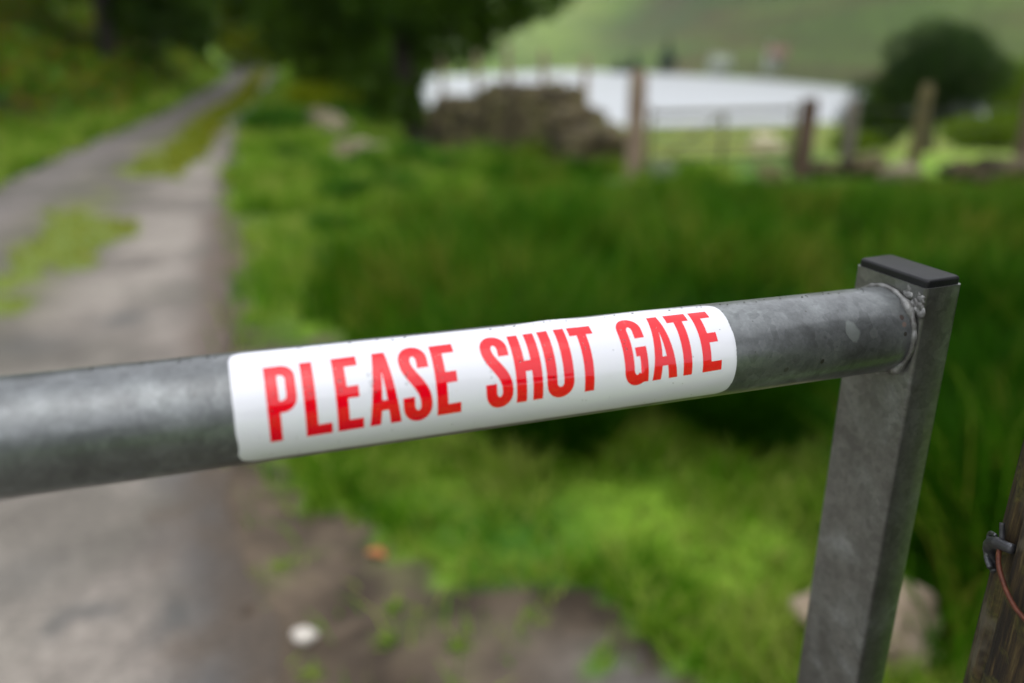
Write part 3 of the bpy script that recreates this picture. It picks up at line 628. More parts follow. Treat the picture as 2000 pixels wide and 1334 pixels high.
# bank undergrowth (bracken, bramble): one mass
n = 90000
ux = rng.uniform(-26, -3, n); uy = rng.uniform(5, 38, n); e = lex(uy) - ux
lim = np.interp(uy, [5, 9, 12, 16, 22, 38], [3.2, 1.9, 1.0, 0.5, 0.35, 0.3])
k_ = (e > lim + 0.3 * fbm(ux, uy, s=101)) & (e < 11) & (rng.random(n) < np.clip(9 / (e + 4), 0, 1)); ux, uy = ux[k_], uy[k_]; e = e[k_]; lim = lim[k_]
hump = fbm(ux * 0.9, uy * 0.9, s=102); hz_ = (0.25 + 1.1 * hump) * sstep(0, 1.2, e - lim + 0.2)
uz = gz(ux, uy) + hz_ * rng.random(len(ux)) ** 0.5
n = len(ux); u = rng.normal(size=(n, 3)); u[:, 2] *= 0.5; u /= np.linalg.norm(u, axis=1)[:, None]
v = np.cross(rng.normal(size=(n, 3)) * 0.6 + np.array([0.3, -0.6, 0.8]), u); v /= np.linalg.norm(v, axis=1)[:, None]
s = (0.03 + 0.005 * uy)[:, None] * rng.uniform(0.6, 1.4, n)[:, None]; P = np.stack([ux, uy, uz], 1)
V = np.stack([P - u * s, P - v * s * 0.45, P + u * s, P + v * s * 0.45], 1).reshape(-1, 3)
put(np_mesh('undergrowth', V, np.arange(n * 4).reshape(-1, 4), m_under, False, attrs={'rnd': np.repeat(rng.random(n), 4)}), None, 'dark bracken and bramble covering the bank left of the track', 'undergrowth', kind='stuff')

# ------------------------------------------------------------------ grazing sheep
def sheep(x, y, s, rot, label):
    z0 = gz1(x, y); root = empty('sheep', (x, y, z0), label, 'sheep')
    me = bpy.data.meshes.new('body'); bm = bmesh.new()
    J = {'hip': (-0.38, 0, 0.60, .28), 'mid': (0, 0, 0.58, .35), 'chest': (0.36, 0, 0.58, .28), 'neck': (0.56, 0, 0.50, .12), 'poll': (0.68, 0, 0.30, .085), 'muz': (0.74, 0, 0.12, .045),
         'tail': (-0.58, 0, 0.60, .05), 'tail2': (-0.62, 0, 0.40, .035)}
    E = [('hip', 'mid'), ('mid', 'chest'), ('chest', 'neck'), ('neck', 'poll'), ('poll', 'muz'), ('hip', 'tail'), ('tail', 'tail2')]
    for sx, nm in ((0.09, 'l'), (-0.09, 'r')):
        J['fk' + nm] = (0.34, sx, 0.30, .045); J['ff' + nm] = (0.35 + sx, sx, 0.02, .032); E += [('chest', 'fk' + nm), ('fk' + nm, 'ff' + nm)]
        J['st' + nm] = (-0.36, sx, 0.40, .075); J['hk' + nm] = (-0.46, sx, 0.24, .038); J['hf' + nm] = (-0.42 - sx, sx, 0.02, .032); E += [('hip', 'st' + nm), ('st' + nm, 'hk' + nm), ('hk' + nm, 'hf' + nm)]
        J['er' + nm] = (0.62, sx * 1.5, 0.34, .02); E.append(('poll', 'er' + nm))
    vi = {k: bm.verts.new(v[:3]) for k, v in J.items()}
    for a, b_ in E: bm.edges.new((vi[a], vi[b_]))
    bm.to_mesh(me); bm.free(); names = list(J)
    o = bpy.data.objects.new('body', me); put(o)
    md = o.modifiers.new('skin', 'SKIN')
    for i, k in enumerate(names):
        me.skin_vertices[0].data[i].radius = (J[k][3], J[k][3]); me.skin_vertices[0].data[i].use_root = (k == 'mid')
    o.modifiers.new('sub', 'SUBSURF').levels = 2; o.modifiers['sub'].render_levels = 2
    bpy.context.view_layer.update()
    dg = bpy.context.evaluated_depsgraph_get(); me2 = bpy.data.meshes.new_from_object(o.evaluated_get(dg)); bpy.data.objects.remove(o)
    m, n_, l_, b = new_mat('sheep_face_and_legs'); 
    mf = simple('sheep_fleece_and_skin', [(0.3, (0.66, 0.57, 0.40)), (0.7, (0.80, 0.72, 0.54))], 12, 0.95, 0.6, 40, 0.03)
    me2.materials.clear(); me2.materials.append(mf)
    mk = simple('sheep_skin', [(0.3, (0.25, 0.18, 0.11)), (0.7, (0.4, 0.3, 0.2))], 10, 0.8); me2.materials.append(mk)
    for p_ in me2.polygons:
        p_.use_smooth = True; c = p_.center
        if c.z < 0.30 or c.x > 0.62: p_.material_index = 1
    T = Matrix.Translation((x, y, z0)) @ Matrix.Rotation(rot, 4, 'Z') @ Matrix.Scale(s, 4)
    me2.transform(T); put(bpy.data.objects.new('body', me2), root)
sheep(8.9, 28.2, 1.0, -0.4, 'cream sheep grazing in the field behind the low metal gate')

# ------------------------------------------------------------------ far shore: conifers, cottages
def conifer(x, y, h, r, label):
    z0 = hz(x, y); root = empty('conifer', (x, y, z0), label, 'conifer', 'conifers on the far shore'); bm = bmesh.new()
    limb(bm, [(x, y, z0 - 0.3), (x, y, z0 + h * .5), (x, y, z0 + h * .97)], r * 0.12, 0.03, 6); bm_obj('trunk', bm, m_bark, True, root)
    cents = [(x, y, z0 + h * t_) for t_ in np.linspace(0.14, 0.97, 9)]; rads = [r * (1 - t_ * 0.9) for t_ in np.linspace(0.0, 1, 9)]
    leaves('crown', cents, rads, 1600, 0.45, m_con, root, flat=0.7)
conifer(46.3, 244, 9.0, 2.6, 'dark conifer on the far shore, the taller one on the right'); conifer(37.8, 250, 6.5, 2.2, 'dark conifer on the far shore, the shorter one on the left'); conifer(33.8, 253, 4.0, 2.4, 'low bushy conifer left of the other two on the far shore')
m_wash = simple('whitewash', [(0.3, (0.22, 0.25, 0.19)), (0.7, (0.30, 0.33, 0.26))], 3, 0.9); m_slate = simple('roof_slate', [(0.3, (0.12, 0.11, 0.11)), (0.7, (0.2, 0.16, 0.14))], 3, 0.8)
m_glass = simple('dark_window', [(0.3, (0.02, 0.025, 0.03)), (0.7, (0.04, 0.045, 0.05))], 3, 0.15)
m_redroof = simple('red_roof', [(0.3, (0.16, 0.09, 0.06)), (0.7, (0.22, 0.13, 0.09))], 3, 0.8)
def box(bm, x0, x1, y0, y1, z0, z1):
    vs = [bm.verts.new(p_) for p_ in ((x0, y0, z0), (x1, y0, z0), (x1, y1, z0), (x0, y1, z0), (x0, y0, z1), (x1, y0, z1), (x1, y1, z1), (x0, y1, z1))]
    for f in ((0, 3, 2, 1), (4, 5, 6, 7), (0, 1, 5, 4), (1, 2, 6, 5), (2, 3, 7, 6), (3, 0, 4, 7)): bm.faces.new([vs[i] for i in f])
def cottage(x, y, w_, label, roofm):
    z0 = hz(x, y) - 0.3; root = empty('cottage', (x, y, z0), label, 'cottage', 'cottages on the far shore'); a = w_ / 2; H_ = 3.0
    def ob(nm, fn, mt, par=root):
        bm = bmesh.new(); fn(bm); o_ = bm_obj(nm, bm, mt, False, par); return o_
    def walls(bm):
        box(bm, x - a, x + a, y - 2, y + 2, z0 - 1, z0 + H_)
        for sx in (-a, a):
            vs = [bm.verts.new(p_) for p_ in ((x + sx * .995, y - 1.98, z0 + H_ + .01), (x + sx * .995, y + 1.98, z0 + H_ + .01), (x + sx * .995, y, z0 + H_ + 1.6))]; bm.faces.new(vs)
    ob('wall', walls, m_wash)
    def roof(bm):
        for sy in (-1, 1):
            lo = [(x - a - .3, y + sy * 2.4, z0 + H_ - .3), (x + a + .3, y + sy * 2.4, z0 + H_ - .3), (x + a + .3, y, z0 + H_ + 1.75), (x - a - .3, y, z0 + H_ + 1.75)]
            v1 = [bm.verts.new(p_) for p_ in lo]; v2 = [bm.verts.new((p_[0], p_[1], p_[2] + .18)) for p_ in lo]
            bm.faces.new(v1[::-1] if sy < 0 else v1); bm.faces.new(v2)
            for i in range(4): bm.faces.new((v1[i], v1[(i + 1) % 4], v2[(i + 1) % 4], v2[i]))
    ob('roof', roof, roofm)
    ob('chimney', lambda bm: box(bm, x - a + .3, x - a + 1.1, y - .4, y + .4, z0 + H_ + 1.2, z0 + H_ + 2.7), m_wash)
    for wx in (-0.6, 0.6): ob('window', lambda bm: box(bm, x + wx * a - .45, x + wx * a + .45, y - 2.06, y - 1.99, z0 + 1.1, z0 + 2.2), m_glass)
    ob('door', lambda bm: box(bm, x - .45, x + .45, y - 2.06, y - 1.99, z0, z0 + 2.0), m_slate)
cottage(56.3, 223.5, 5.0, 'small white cottage by the lake, the left one of two', m_wash); cottage(65.0, 204, 4.5, 'small cottage with reddish roof by the lake, the right one', m_redroof)

# ------------------------------------------------------------------ THE GATE
P0 = Vector((-0.1146175, 0.30822028, -0.14720132 + 1.3)); D = Vector((0.94199894, 0.33384193, -0.03446106)).normalized()
BB = Vector((0.33404034, -0.94255878, 0.0)); CC = BB.cross(D).normalized(); CC = CC if CC.z > 0 else -CC
DH = Vector((0.94255878, 0.33404034, 0.0)); RT = 0.02415
def on(u, ang, r): return P0 + D * u + (BB * math.cos(ang) + CC * math.sin(ang)) * r

# galvanised steel
def galv(name, dull=False):
    m, n, l, b = new_mat(name)
    tc = n.new('ShaderNodeTexCoord')
    def no(scale, det, ro, dist=0.0, stretch=None):
        t = n.new('ShaderNodeTexNoise'); t.inputs['Scale'].default_value = scale; t.inputs['Detail'].default_value = det; t.inputs['Roughness'].default_value = ro; t.inputs['Distortion'].default_value = dist
        if stretch:
            mp = n.new('ShaderNodeMapping'); mp.inputs['Scale'].default_value = stretch; l.new(tc.outputs['Object'], mp.inputs[0]); l.new(mp.outputs[0], t.inputs[0])
        else: l.new(tc.outputs['Object'], t.inputs[0])
        return t
    blotch = no(30, 4, 0.58, 0.5); fine = no(420, 4, 0.75); streak = no(26, 3, 0.5, 0.4, (1, 1, 0.35))
    r1 = ramp(n, [(0.32, (0.13, 0.137, 0.14)), (0.48, (0.15, 0.159, 0.163)), (0.58, (0.175, 0.187, 0.19)), (0.62, (0.21, 0.225, 0.227)), (0.72, (0.24, 0.257, 0.257))]) if not dull else \
         ramp(n, [(0.32, (0.115, 0.116, 0.108)), (0.50, (0.135, 0.137, 0.128)), (0.60, (0.16, 0.165, 0.157)), (0.72, (0.23, 0.24, 0.24))])
    l.new(blotch.outputs['Fac'], r1.inputs['Fac'])
    mr = n.new('ShaderNodeMapRange'); mr.inputs[1].default_value = 0.35; mr.inputs[2].default_value = 0.65; mr.inputs[3].default_value = 0.88; mr.inputs[4].default_value = 1.12; l.new(fine.outputs['Fac'], mr.inputs[0])
    mr2 = n.new('ShaderNodeMapRange'); mr2.inputs[1].default_value = 0.35; mr2.inputs[2].default_value = 0.65; mr2.inputs[3].default_value = 0.82; mr2.inputs[4].default_value = 1.15; l.new(streak.outputs['Fac'], mr2.inputs[0])
    mu = n.new('ShaderNodeMath'); mu.operation = 'MULTIPLY'; l.new(mr.outputs[0], mu.inputs[0]); l.new(mr2.outputs[0], mu.inputs[1])
    v = n.new('ShaderNodeVectorMath'); v.operation = 'SCALE'; l.new(r1.outputs[0], v.inputs[0]); l.new(mu.outputs[0], v.inputs['Scale'])
    # zinc spangle
    vs_ = n.new('ShaderNodeTexVoronoi'); vs_.inputs['Scale'].default_value = 210; vs_.inputs['Randomness'].default_value = 1.0
    adn = n.new('ShaderNodeVectorMath'); adn.operation = 'MULTIPLY_ADD'; l.new(blotch.outputs['Color'], adn.inputs[0]); adn.inputs[1].default_value = (0.012,) * 3; l.new(tc.outputs['Object'], adn.inputs[2]); l.new(adn.outputs[0], vs_.inputs[0])
    sc_ = n.new('ShaderNodeSeparateColor'); l.new(vs_.outputs['Color'], sc_.inputs[0]); ms_ = n.new('ShaderNodeMapRange'); ms_.inputs[3].default_value = 0.86; ms_.inputs[4].default_value = 1.16; l.new(sc_.outputs[1], ms_.inputs[0])
    v0 = v; v = n.new('ShaderNodeVectorMath'); v.operation = 'SCALE'; l.new(v0.outputs[0], v.inputs[0]); l.new(ms_.outputs[0], v.inputs['Scale'])
    # pits and specks
    vo = n.new('ShaderNodeTexVoronoi'); vo.inputs['Scale'].default_value = 130; l.new(tc.outputs['Object'], vo.inputs[0])
    sp = ramp(n, [(0.0, (1, 1, 1)), (0.055, (1, 1, 1)), (0.10, (0, 0, 0))]); l.new(vo.outputs['Distance'], sp.inputs[0])
    vsel = n.new('ShaderNodeMath'); vsel.operation = 'GREATER_THAN'; vsel.inputs[1].default_value = 0.72
    sepc = n.new('ShaderNodeSeparateColor'); l.new(vo.outputs['Color'], sepc.inputs[0]); l.new(sepc.outputs[0], vsel.inputs[0])
    sm = n.new('ShaderNodeMath'); sm.operation = 'MULTIPLY'; l.new(sp.outputs[0], sm.inputs[0]); l.new(vsel.outputs[0], sm.inputs[1])
    sm2 = n.new('ShaderNodeMath'); sm2.operation = 'MULTIPLY'; sm2.inputs[1].default_value = 0.55; l.new(sm.outputs[0], sm2.inputs[0])
    mx = n.new('ShaderNodeMix'); mx.data_type = 'RGBA'; l.new(sm2.outputs[0], mx.inputs[0]); l.new(v.outputs[0], mx.inputs[6]); mx.inputs[7].default_value = (0.05, 0.04, 0.03, 1)
    last = mx.outputs[2]
    if not dull:   # pale zinc oxide blot near the weld and a rusty run of specks
        for (pt, rad, cc, f) in ((on(0.302, R(28), RT), 0.0052, (0.30, 0.33, 0.32, 1), 0.7), (on(0.316, R(20), RT), 0.0030, (0.26, 0.28, 0.27, 1), 0.3), (on(0.3365, R(34), RT), 0.0016, (0.10, 0.06, 0.05, 1), 0.8), (on(0.3372, R(24), RT), 0.0018, (0.30, 0.20, 0.16, 1), 0.7), (on(0.3375, R(12), RT), 0.0013, (0.06, 0.05, 0.04, 1), 0.9), (on(0.284, R(-10), RT), 0.0014, (0.05, 0.045, 0.04, 1), 0.9), (on(0.262, R(-14), RT), 0.0016, (0.07, 0.06, 0.05, 1), 0.6)):
            ds = n.new('ShaderNodeVectorMath'); ds.operation = 'DISTANCE'; ad = n.new('ShaderNodeVectorMath'); ad.operation = 'MULTIPLY_ADD'
            l.new(blotch.outputs['Color'], ad.inputs[0]); ad.inputs[1].default_value = (rad * 3.2,) * 3; l.new(tc.outputs['Object'], ad.inputs[2])
            l.new(ad.outputs[0], ds.inputs[0]); ds.inputs[1].default_value = tuple(pt + Vector((rad * 1.6,) * 3))
            rm = n.new('ShaderNodeMapRange'); rm.inputs[1].default_value = rad; rm.inputs[2].default_value = rad * 0.8; rm.inputs[3].default_value = 0; rm.inputs[4].default_value = f; l.new(ds.outputs['Value'], rm.inputs[0])
            m2 = n.new('ShaderNodeMix'); m2.data_type = 'RGBA'; l.new(rm.outputs[0], m2.inputs[0]); l.new(last, m2.inputs[6]); m2.inputs[7].default_value = cc; last = m2.outputs[2]
    l.new(last, b.inputs['Base Color'])
    b.inputs['Metallic'].default_value = 0.62
    rr = n.new('ShaderNodeMapRange'); rr.inputs[1].default_value = 0.3; rr.inputs[2].default_value = 0.7; rr.inputs[3].default_value = 0.32; rr.inputs[4].default_value = 0.46; b.inputs['Coat Weight'].default_value = 0.5; b.inputs['Coat Roughness'].default_value = 0.16; l.new(blotch.outputs['Fac'], rr.inputs[0]); l.new(rr.outputs[0], b.inputs['Roughness'])
    bp = n.new('ShaderNodeBump'); bp.inputs['Strength'].default_value = 0.25; bp.inputs['Distance'].default_value = 0.0006; l.new(fine.outputs['Fac'], bp.inputs['Height']); l.new(bp.outputs[0], b.inputs['Normal'])
    return m
m_galv = galv('galvanised_tube'); m_galv2 = galv('galvanised_box_section', True)
gate = empty('metal_gate', tuple(P0 + D * 0.345 + Vector((0, 0, -1.05))), 'galvanised tubular steel gate with a PLEASE SHUT GATE sticker on its top rail', 'gate')

def gate_tube(name, drop, u0=-2.6, u1=0.345):
    bm = bmesh.new(); us = list(np.linspace(u0, -0.15, 24)) + list(np.linspace(-0.14, u1, 120)); ns = 72; rings = []
    for u in us:
        rings.append([bm.verts.new(P0 + D * u + Vector((0, 0, -drop)) + (BB * math.cos(2 * math.pi * i / ns) + CC * math.sin(2 * math.pi * i / ns)) * (RT * (1 + 0.004 * noise.noise(Vector((u * 30, math.cos(2 * math.pi * i / ns) * 2, math.sin(2 * math.pi * i / ns) * 2)))))) for i in range(ns)])
    for a, b_ in zip(rings, rings[1:]):
        for i in range(ns): bm.faces.new((a[i], b_[i], b_[(i + 1) % ns], a[(i + 1) % ns]))
    bm.faces.new(rings[0]); bmesh.ops.recalc_face_normals(bm, faces=bm.faces)
    return bm_obj(name, bm, m_galv, True, gate)
gate_tube('top_rail', 0.0)
gate_tube('lower_rail', 0.42); gate_tube('lower_rail', 0.80)

# end post: 52 x 25 mm box section
PC = P0 + D * 0.345
def prism(bm, poly, z0, z1, bev_top=0.0, segs=1):
    """poly in (b, dh) metres round PC; rounded corners already in poly"""
    lev = [(0.0, z0)] + ([(0, z1 - bev_top)] + [(bev_top * (1 - math.cos(t_)), z1 - bev_top + bev_top * math.sin(t_)) for t_ in np.linspace(0.3, math.pi / 2, 4)] if bev_top else [(0, z1)])
    cb_ = sum(p_[0] for p_ in poly) / len(poly); cd = sum(p_[1] for p_ in poly) / len(poly); rings = []
    hb = max(p_[0] for p_ in poly) - cb_; hd_ = max(p_[1] for p_ in poly) - cd
    for ins_, z in lev:
        fb, fd = (hb - ins_) / hb, (hd_ - ins_) / hd_
        rings.append([bm.verts.new(PC + BB * (cb_ + (p_[0] - cb_) * fb) + DH * (cd + (p_[1] - cd) * fd) + Vector((0, 0, z))) for p_ in poly])
    n_ = len(poly)
    for a, b_ in zip(rings, rings[1:]):
        for i in range(n_): bm.faces.new((a[i], a[(i + 1) % n_], b_[(i + 1) % n_], b_[i]))
    bm.faces.new(rings[-1]); bm.faces.new(rings[0][::-1]); bmesh.ops.recalc_face_normals(bm, faces=bm.faces)
def rrect(b0, b1, d0, d1, r, k=5):
    out = []
    for cx, cy, a0 in ((b1 - r, d1 - r, 0), (b0 + r, d1 - r, 90), (b0 + r, d0 + r, 180), (b1 - r, d0 + r, 270)):
        for i in range(k + 1): a = R(a0 + 90 * i / k); out.append((cx + r * math.cos(a), cy + r * math.sin(a)))
    return out
def flat_shade(o, ang=35):
    me = o.data
    for p_ in me.polygons: p_.use_smooth = True
    bm = bmesh.new(); bm.from_mesh(me)
    for e_ in bm.edges:
        if len(e_.link_faces) == 2 and e_.calc_face_angle(0) > R(ang): e_.smooth = False
    bm.to_mesh(me); bm.free()
bm = bmesh.new(); prism(bm, rrect(-0.0268, 0.0252, 0.0, 0.025, 0.0028), -1.02, 0.0305); o = bm_obj('end_post', bm, m_galv2, True, gate); flat_shade(o)
# weld bead round the rail end
def weld():
    bm = bmesh.new(); ns, nr = 120, 10; rings = []
    for i in range(ns):
        a = 2 * math.pi * i / ns; cen = on(0.3425, a, RT + 0.0006)
        rad = (BB * math.cos(a) + CC * math.sin(a)); th = 0.0014 * (1 + 0.5 * noise.noise(Vector((math.cos(a) * 5, math.sin(a) * 5, 2))) + 0.05 * noise.noise(Vector((math.cos(a) * 18, math.sin(a) * 18, 7))))
        da = math.degrees(a)
        da = da - 360 if da > 180 else da
        th *= 1 + 1.6 * math.exp(-((da + 44) / 8) ** 2) + 1.0 * math.exp(-((da - 48) / 12) ** 2)
        rings.append([bm.verts.new(cen + rad * math.cos(2 * math.pi * k / nr) * th - D * math.sin(2 * math.pi * k / nr) * th) for k in range(nr)])
    for i in range(ns):
        a, b_ = rings[i], rings[(i + 1) % ns]
        for k in range(nr): bm.faces.new((a[k], a[(k + 1) % nr], b_[(k + 1) % nr], b_[k]))
    # lumps of spatter up towards the cap
    rs = random.Random(5)
    for k in range(44):
        bb, zz, s = (rs.gauss(0.0165, 0.0045), rs.gauss(0.0195, 0.0045), rs.uniform(0.0010, 0.0032)) if k < 32 else (rs.uniform(-0.022, 0.023), rs.uniform(-0.03, 0.026), rs.uniform(0.0004, 0.0008))
        if bb * bb + zz * zz < (RT) ** 2 * 0.8 or abs(bb) > 0.0245 or zz > 0.028: continue
        res = bmesh.ops.create_icosphere(bm, subdivisions=2, radius=1.0); c = PC + BB * bb + DH * 0.0002 + Vector((0, 0, zz))
        for v in res['verts']:
            q = v.co * (1 + 0.8 * noise.noise(v.co * 2.5 + Vector((k * 3, 0, 0)))); v.co = c + (BB * q.x + Vector((0, 0, 1)) * q.y) * s - DH * q.z * s * 0.28
    bmesh.ops.recalc_face_normals(bm, faces=bm.faces)
    return bm
m_weld = simple('weld_metal', [(0.3, (0.09, 0.085, 0.08)), (0.5, (0.18, 0.18, 0.175)), (0.7, (0.34, 0.34, 0.34))], 160, 0.42, 0.5, 500, 0.0008, metal=0.35)
bm_obj('weld', weld(), m_weld, True, gate)
# black plastic end cap
m_cap = simple('black_plastic', [(0.3, (0.006, 0.006, 0.007)), (0.7, (0.010, 0.010, 0.012))], 60, 0.42, 0.15, 700, 0.0004, spec=0.28)
bm = bmesh.new(); prism(bm, rrect(-0.0258, 0.0242, 0.0009, 0.0241, 0.0025), 0.0300, 0.0350, 0.0016); o = bm_obj('end_cap', bm, m_cap, True, gate); flat_shade(o, 40)

# sticker
def bump_h(u, v):
    """u, v in mm: loose fold along the upper edge"""
    k = float(sstep(12, 40, np.array(v)))
    return k * 0.001 * (0.75 * math.exp(-((u - 140) / 13) ** 2) - 0.0 + 0.55 * math.exp(-((u - 190) / 22) ** 2)) + 0.00006 * noise.noise(Vector((u / 14, v / 8, 3)))
def wrap(u, v, lift): return on(u / 1000, v / 1000 / RT, RT + lift / 1000 + bump_h(u, v))
m_st, n, l, b = new_mat('white_vinyl'); b.inputs['Base Color'].default_value = (0.74, 0.74, 0.80, 1); b.inputs['Roughness'].default_value = 0.08; b.inputs['Specular IOR Level'].default_value = 0.6
t = tex_noise(n, l, 60, 5, 0.7); r = ramp(n, [(0.0, (0.74, 0.74, 0.80)), (0.66, (0.74, 0.74, 0.80)), (0.76, (0.66, 0.65, 0.63))]); l.new(t.outputs['Fac'], r.inputs[0]); l.new(r.outputs[0], b.inputs['Base Color'])
m_red, n, l, b = new_mat('red_vinyl_print'); b.inputs['Base Color'].default_value = (0.78, 0.001, 0.012, 1); b.inputs['Roughness'].default_value = 0.02; b.inputs['Specular IOR Level'].default_value = 0.62
t = tex_noise(n, l, 90, 3, 0.5); bp = n.new('ShaderNodeBump'); bp.inputs['Strength'].default_value = 0.05; bp.inputs['Distance'].default_value = 0.001; l.new(t.outputs['Fac'], bp.inputs['Height']); l.new(bp.outputs[0], b.inputs['Normal'])
U0, U1, V0, V1, RC = -4.5, 230.7, -19.2, 40.5, 7.0
def sticker():
    bm = bmesh.new(); nu, nv = 170, 60; grid = {}
    us = np.linspace(0, 1, nu); 
    for i, s_ in enumerate(us):
        s_ = s_ * s_ * (3 - 2 * s_) * 0.35 + s_ * 0.65
        u = U0 + (U1 - U0) * s_
        # inset of the end rounding
        du = min(u - U0, U1 - u); ins_ = 0 if du >= RC else RC - math.sqrt(max(0, RC * RC - (RC - du) ** 2))
        slope = 0.0032 * (u - U0)
        for j in range(nv):
            v = (V0 + slope + ins_) + ((V1 - ins_) - (V0 + slope + ins_)) * j / (nv - 1)
            lift = 0.16 if 0 < i < nu - 1 and 0 < j < nv - 1 else 0.10
            if (i in (0, nu - 1)) or (j in (0, nv - 1)): lift = 0.02
            grid[i, j] = bm.verts.new(wrap(u, v, lift))
    for i in range(nu - 1):
        for j in range(nv - 1): bm.faces.new((grid[i, j], grid[i + 1, j], grid[i + 1, j + 1], grid[i, j + 1]))
    return bm
stk = bm_obj('sticker', sticker(), m_st, True, gate, label='white sticker lettered PLEASE SHUT GATE')

# letters: outlines in mm, cap height 32.6
CAP = 32.6
def arc(cx, cy, rx, ry, a0, a1, n_=14): return [(cx + rx * math.cos(R(a0 + (a1 - a0) * i / n_)), cy + ry * math.sin(R(a0 + (a1 - a0) * i / n_))) for i in range(n_ + 1)]
def bez(p0, p1, p2, p3, n_=12):
    return [tuple((1 - t_) ** 3 * np.array(p0) + 3 * (1 - t_) ** 2 * t_ * np.array(p1) + 3 * (1 - t_) * t_ ** 2 * np.array(p2) + t_ ** 3 * np.array(p3)) for t_ in np.linspace(0, 1, n_ + 1)]
def strokepoly(path, hw):
    """ribbon quads along path with half width hw (callable or number)"""
    P = [np.array(p_, float) for p_ in path]; Q = [P[0]]
    for p_ in P[1:]:
        if np.linalg.norm(p_ - Q[-1]) > 1e-4: Q.append(p_)
    Lf, Rt = [], []
    for i, p_ in enumerate(Q):
        d_ = Q[min(i + 1, len(Q) - 1)] - Q[max(i - 1, 0)]; d_ /= np.linalg.norm(d_); n_ = np.array([-d_[1], d_[0]]); w_ = hw(p_, d_) if callable(hw) else hw
        Lf.append(p_ + n_ * w_); Rt.append(p_ - n_ * w_)
    return [[tuple(Lf[i]), tuple(Rt[i]), tuple(Rt[i + 1]), tuple(Lf[i + 1])] for i in range(len(Q) - 1)]
s = 4.9
def rect(a, b_, c, d_): return [(a, b_), (c, b_), (c, d_), (a, d_)]
HWS = lambda p_, d_: 2.52 + 0.12 * abs(d_[0])
def letter(ch):
    """list of layers; each layer = list of (outer, holes)"""
    if ch == 'P': return [[([(0, 0), (s, 0), (s, 12.4), (6.2, 12.4)] + arc(6.2, 18.2, 5.8, 5.8, -90, 0, 8) + arc(6.2, 26.8, 5.8, 5.8, 0, 90, 8) + [(0, CAP)], [[(s, 17.2)] + [(5.6, 17.2)] + arc(5.9, 19.2, 2.0, 2.0, -90, 0, 5) + arc(5.9, 26.0, 2.0, 2.0, 0, 90, 5) + [(s, 28.0)]])]]
    if ch == 'L': return [[([(0, 0), (10.6, 0), (10.6, 4.9), (s, 4.9), (s, CAP), (0, CAP)], [])]]
    if ch == 'E': return [[([(0, 0), (10.7, 0), (10.7, 4.9), (s, 4.9), (s, 14.2), (9.7, 14.2), (9.7, 19.0), (s, 19.0), (s, 27.8), (10.4, 27.8), (10.4, CAP), (0, CAP)], [])]]
    if ch == 'A': return [[([(0, 0), (4.6, 0), (5.3, 6.6), (8.2, 6.6), (8.9, 0), (13.5, 0), (9.4, CAP), (4.1, CAP)], [[(5.65, 11.0), (7.85, 11.0), (6.75, 23.4)]])]]
    if ch == 'T': return [[([(3.6, 0), (8.4, 0), (8.4, 27.5), (12.0, 27.5), (12.0, CAP), (0, CAP), (0, 27.5), (3.6, 27.5)], [])]]
    if ch == 'H': return [[([(0, 0), (s, 0), (s, 14.0), (7.9, 14.0), (7.9, 0), (12.7, 0), (12.7, CAP), (7.9, CAP), (7.9, 18.8), (s, 18.8), (s, CAP), (0, CAP)], [])]]
    if ch == 'U': return [[(q, []) for q in strokepoly([(2.25, CAP)] + arc(6.4, 6.4, 4.15, 4.6, 180, 360, 20) + [(10.55, CAP)], HWS)]]
    if ch == 'S': return [[(q, []) for q in strokepoly([(9.75, 22.4)] + arc(5.95, 26.2, 3.8, 4.7, 0, 180, 20) + bez((2.15, 26.0), (2.15, 19.4), (9.75, 15.4), (9.75, 7.6)) + arc(5.95, 6.3, 3.8, 4.7, 0, -180, 20) + [(2.15, 10.4)], HWS)]]
    if ch == 'G': return [[(q, []) for q in strokepoly([(9.85, 21.6)] + arc(6.0, 26.2, 3.85, 4.7, 0, 180, 20) + [(2.15, 6.6)] + arc(6.0, 6.3, 3.85, 4.7, 180, 330, 18), HWS)],
                          [([(9.2, 0.2), (12.0, 0.2), (12.0, 17.2), (6.1, 17.2), (6.1, 12.9), (8.0, 12.9), (8.0, 5.2)], [])]]
TEXT = [('P', 8.4), ('L', 22.9), ('E', 35.8), ('A', 49.1), ('S', 64.0), ('E', 78.4), ('S', 101.1), ('H', 115.0), ('U', 130.0), ('T', 144.8), ('G', 169.5), ('A', 183.7), ('T', 196.9), ('E', 211.2)]
bm = bmesh.new()
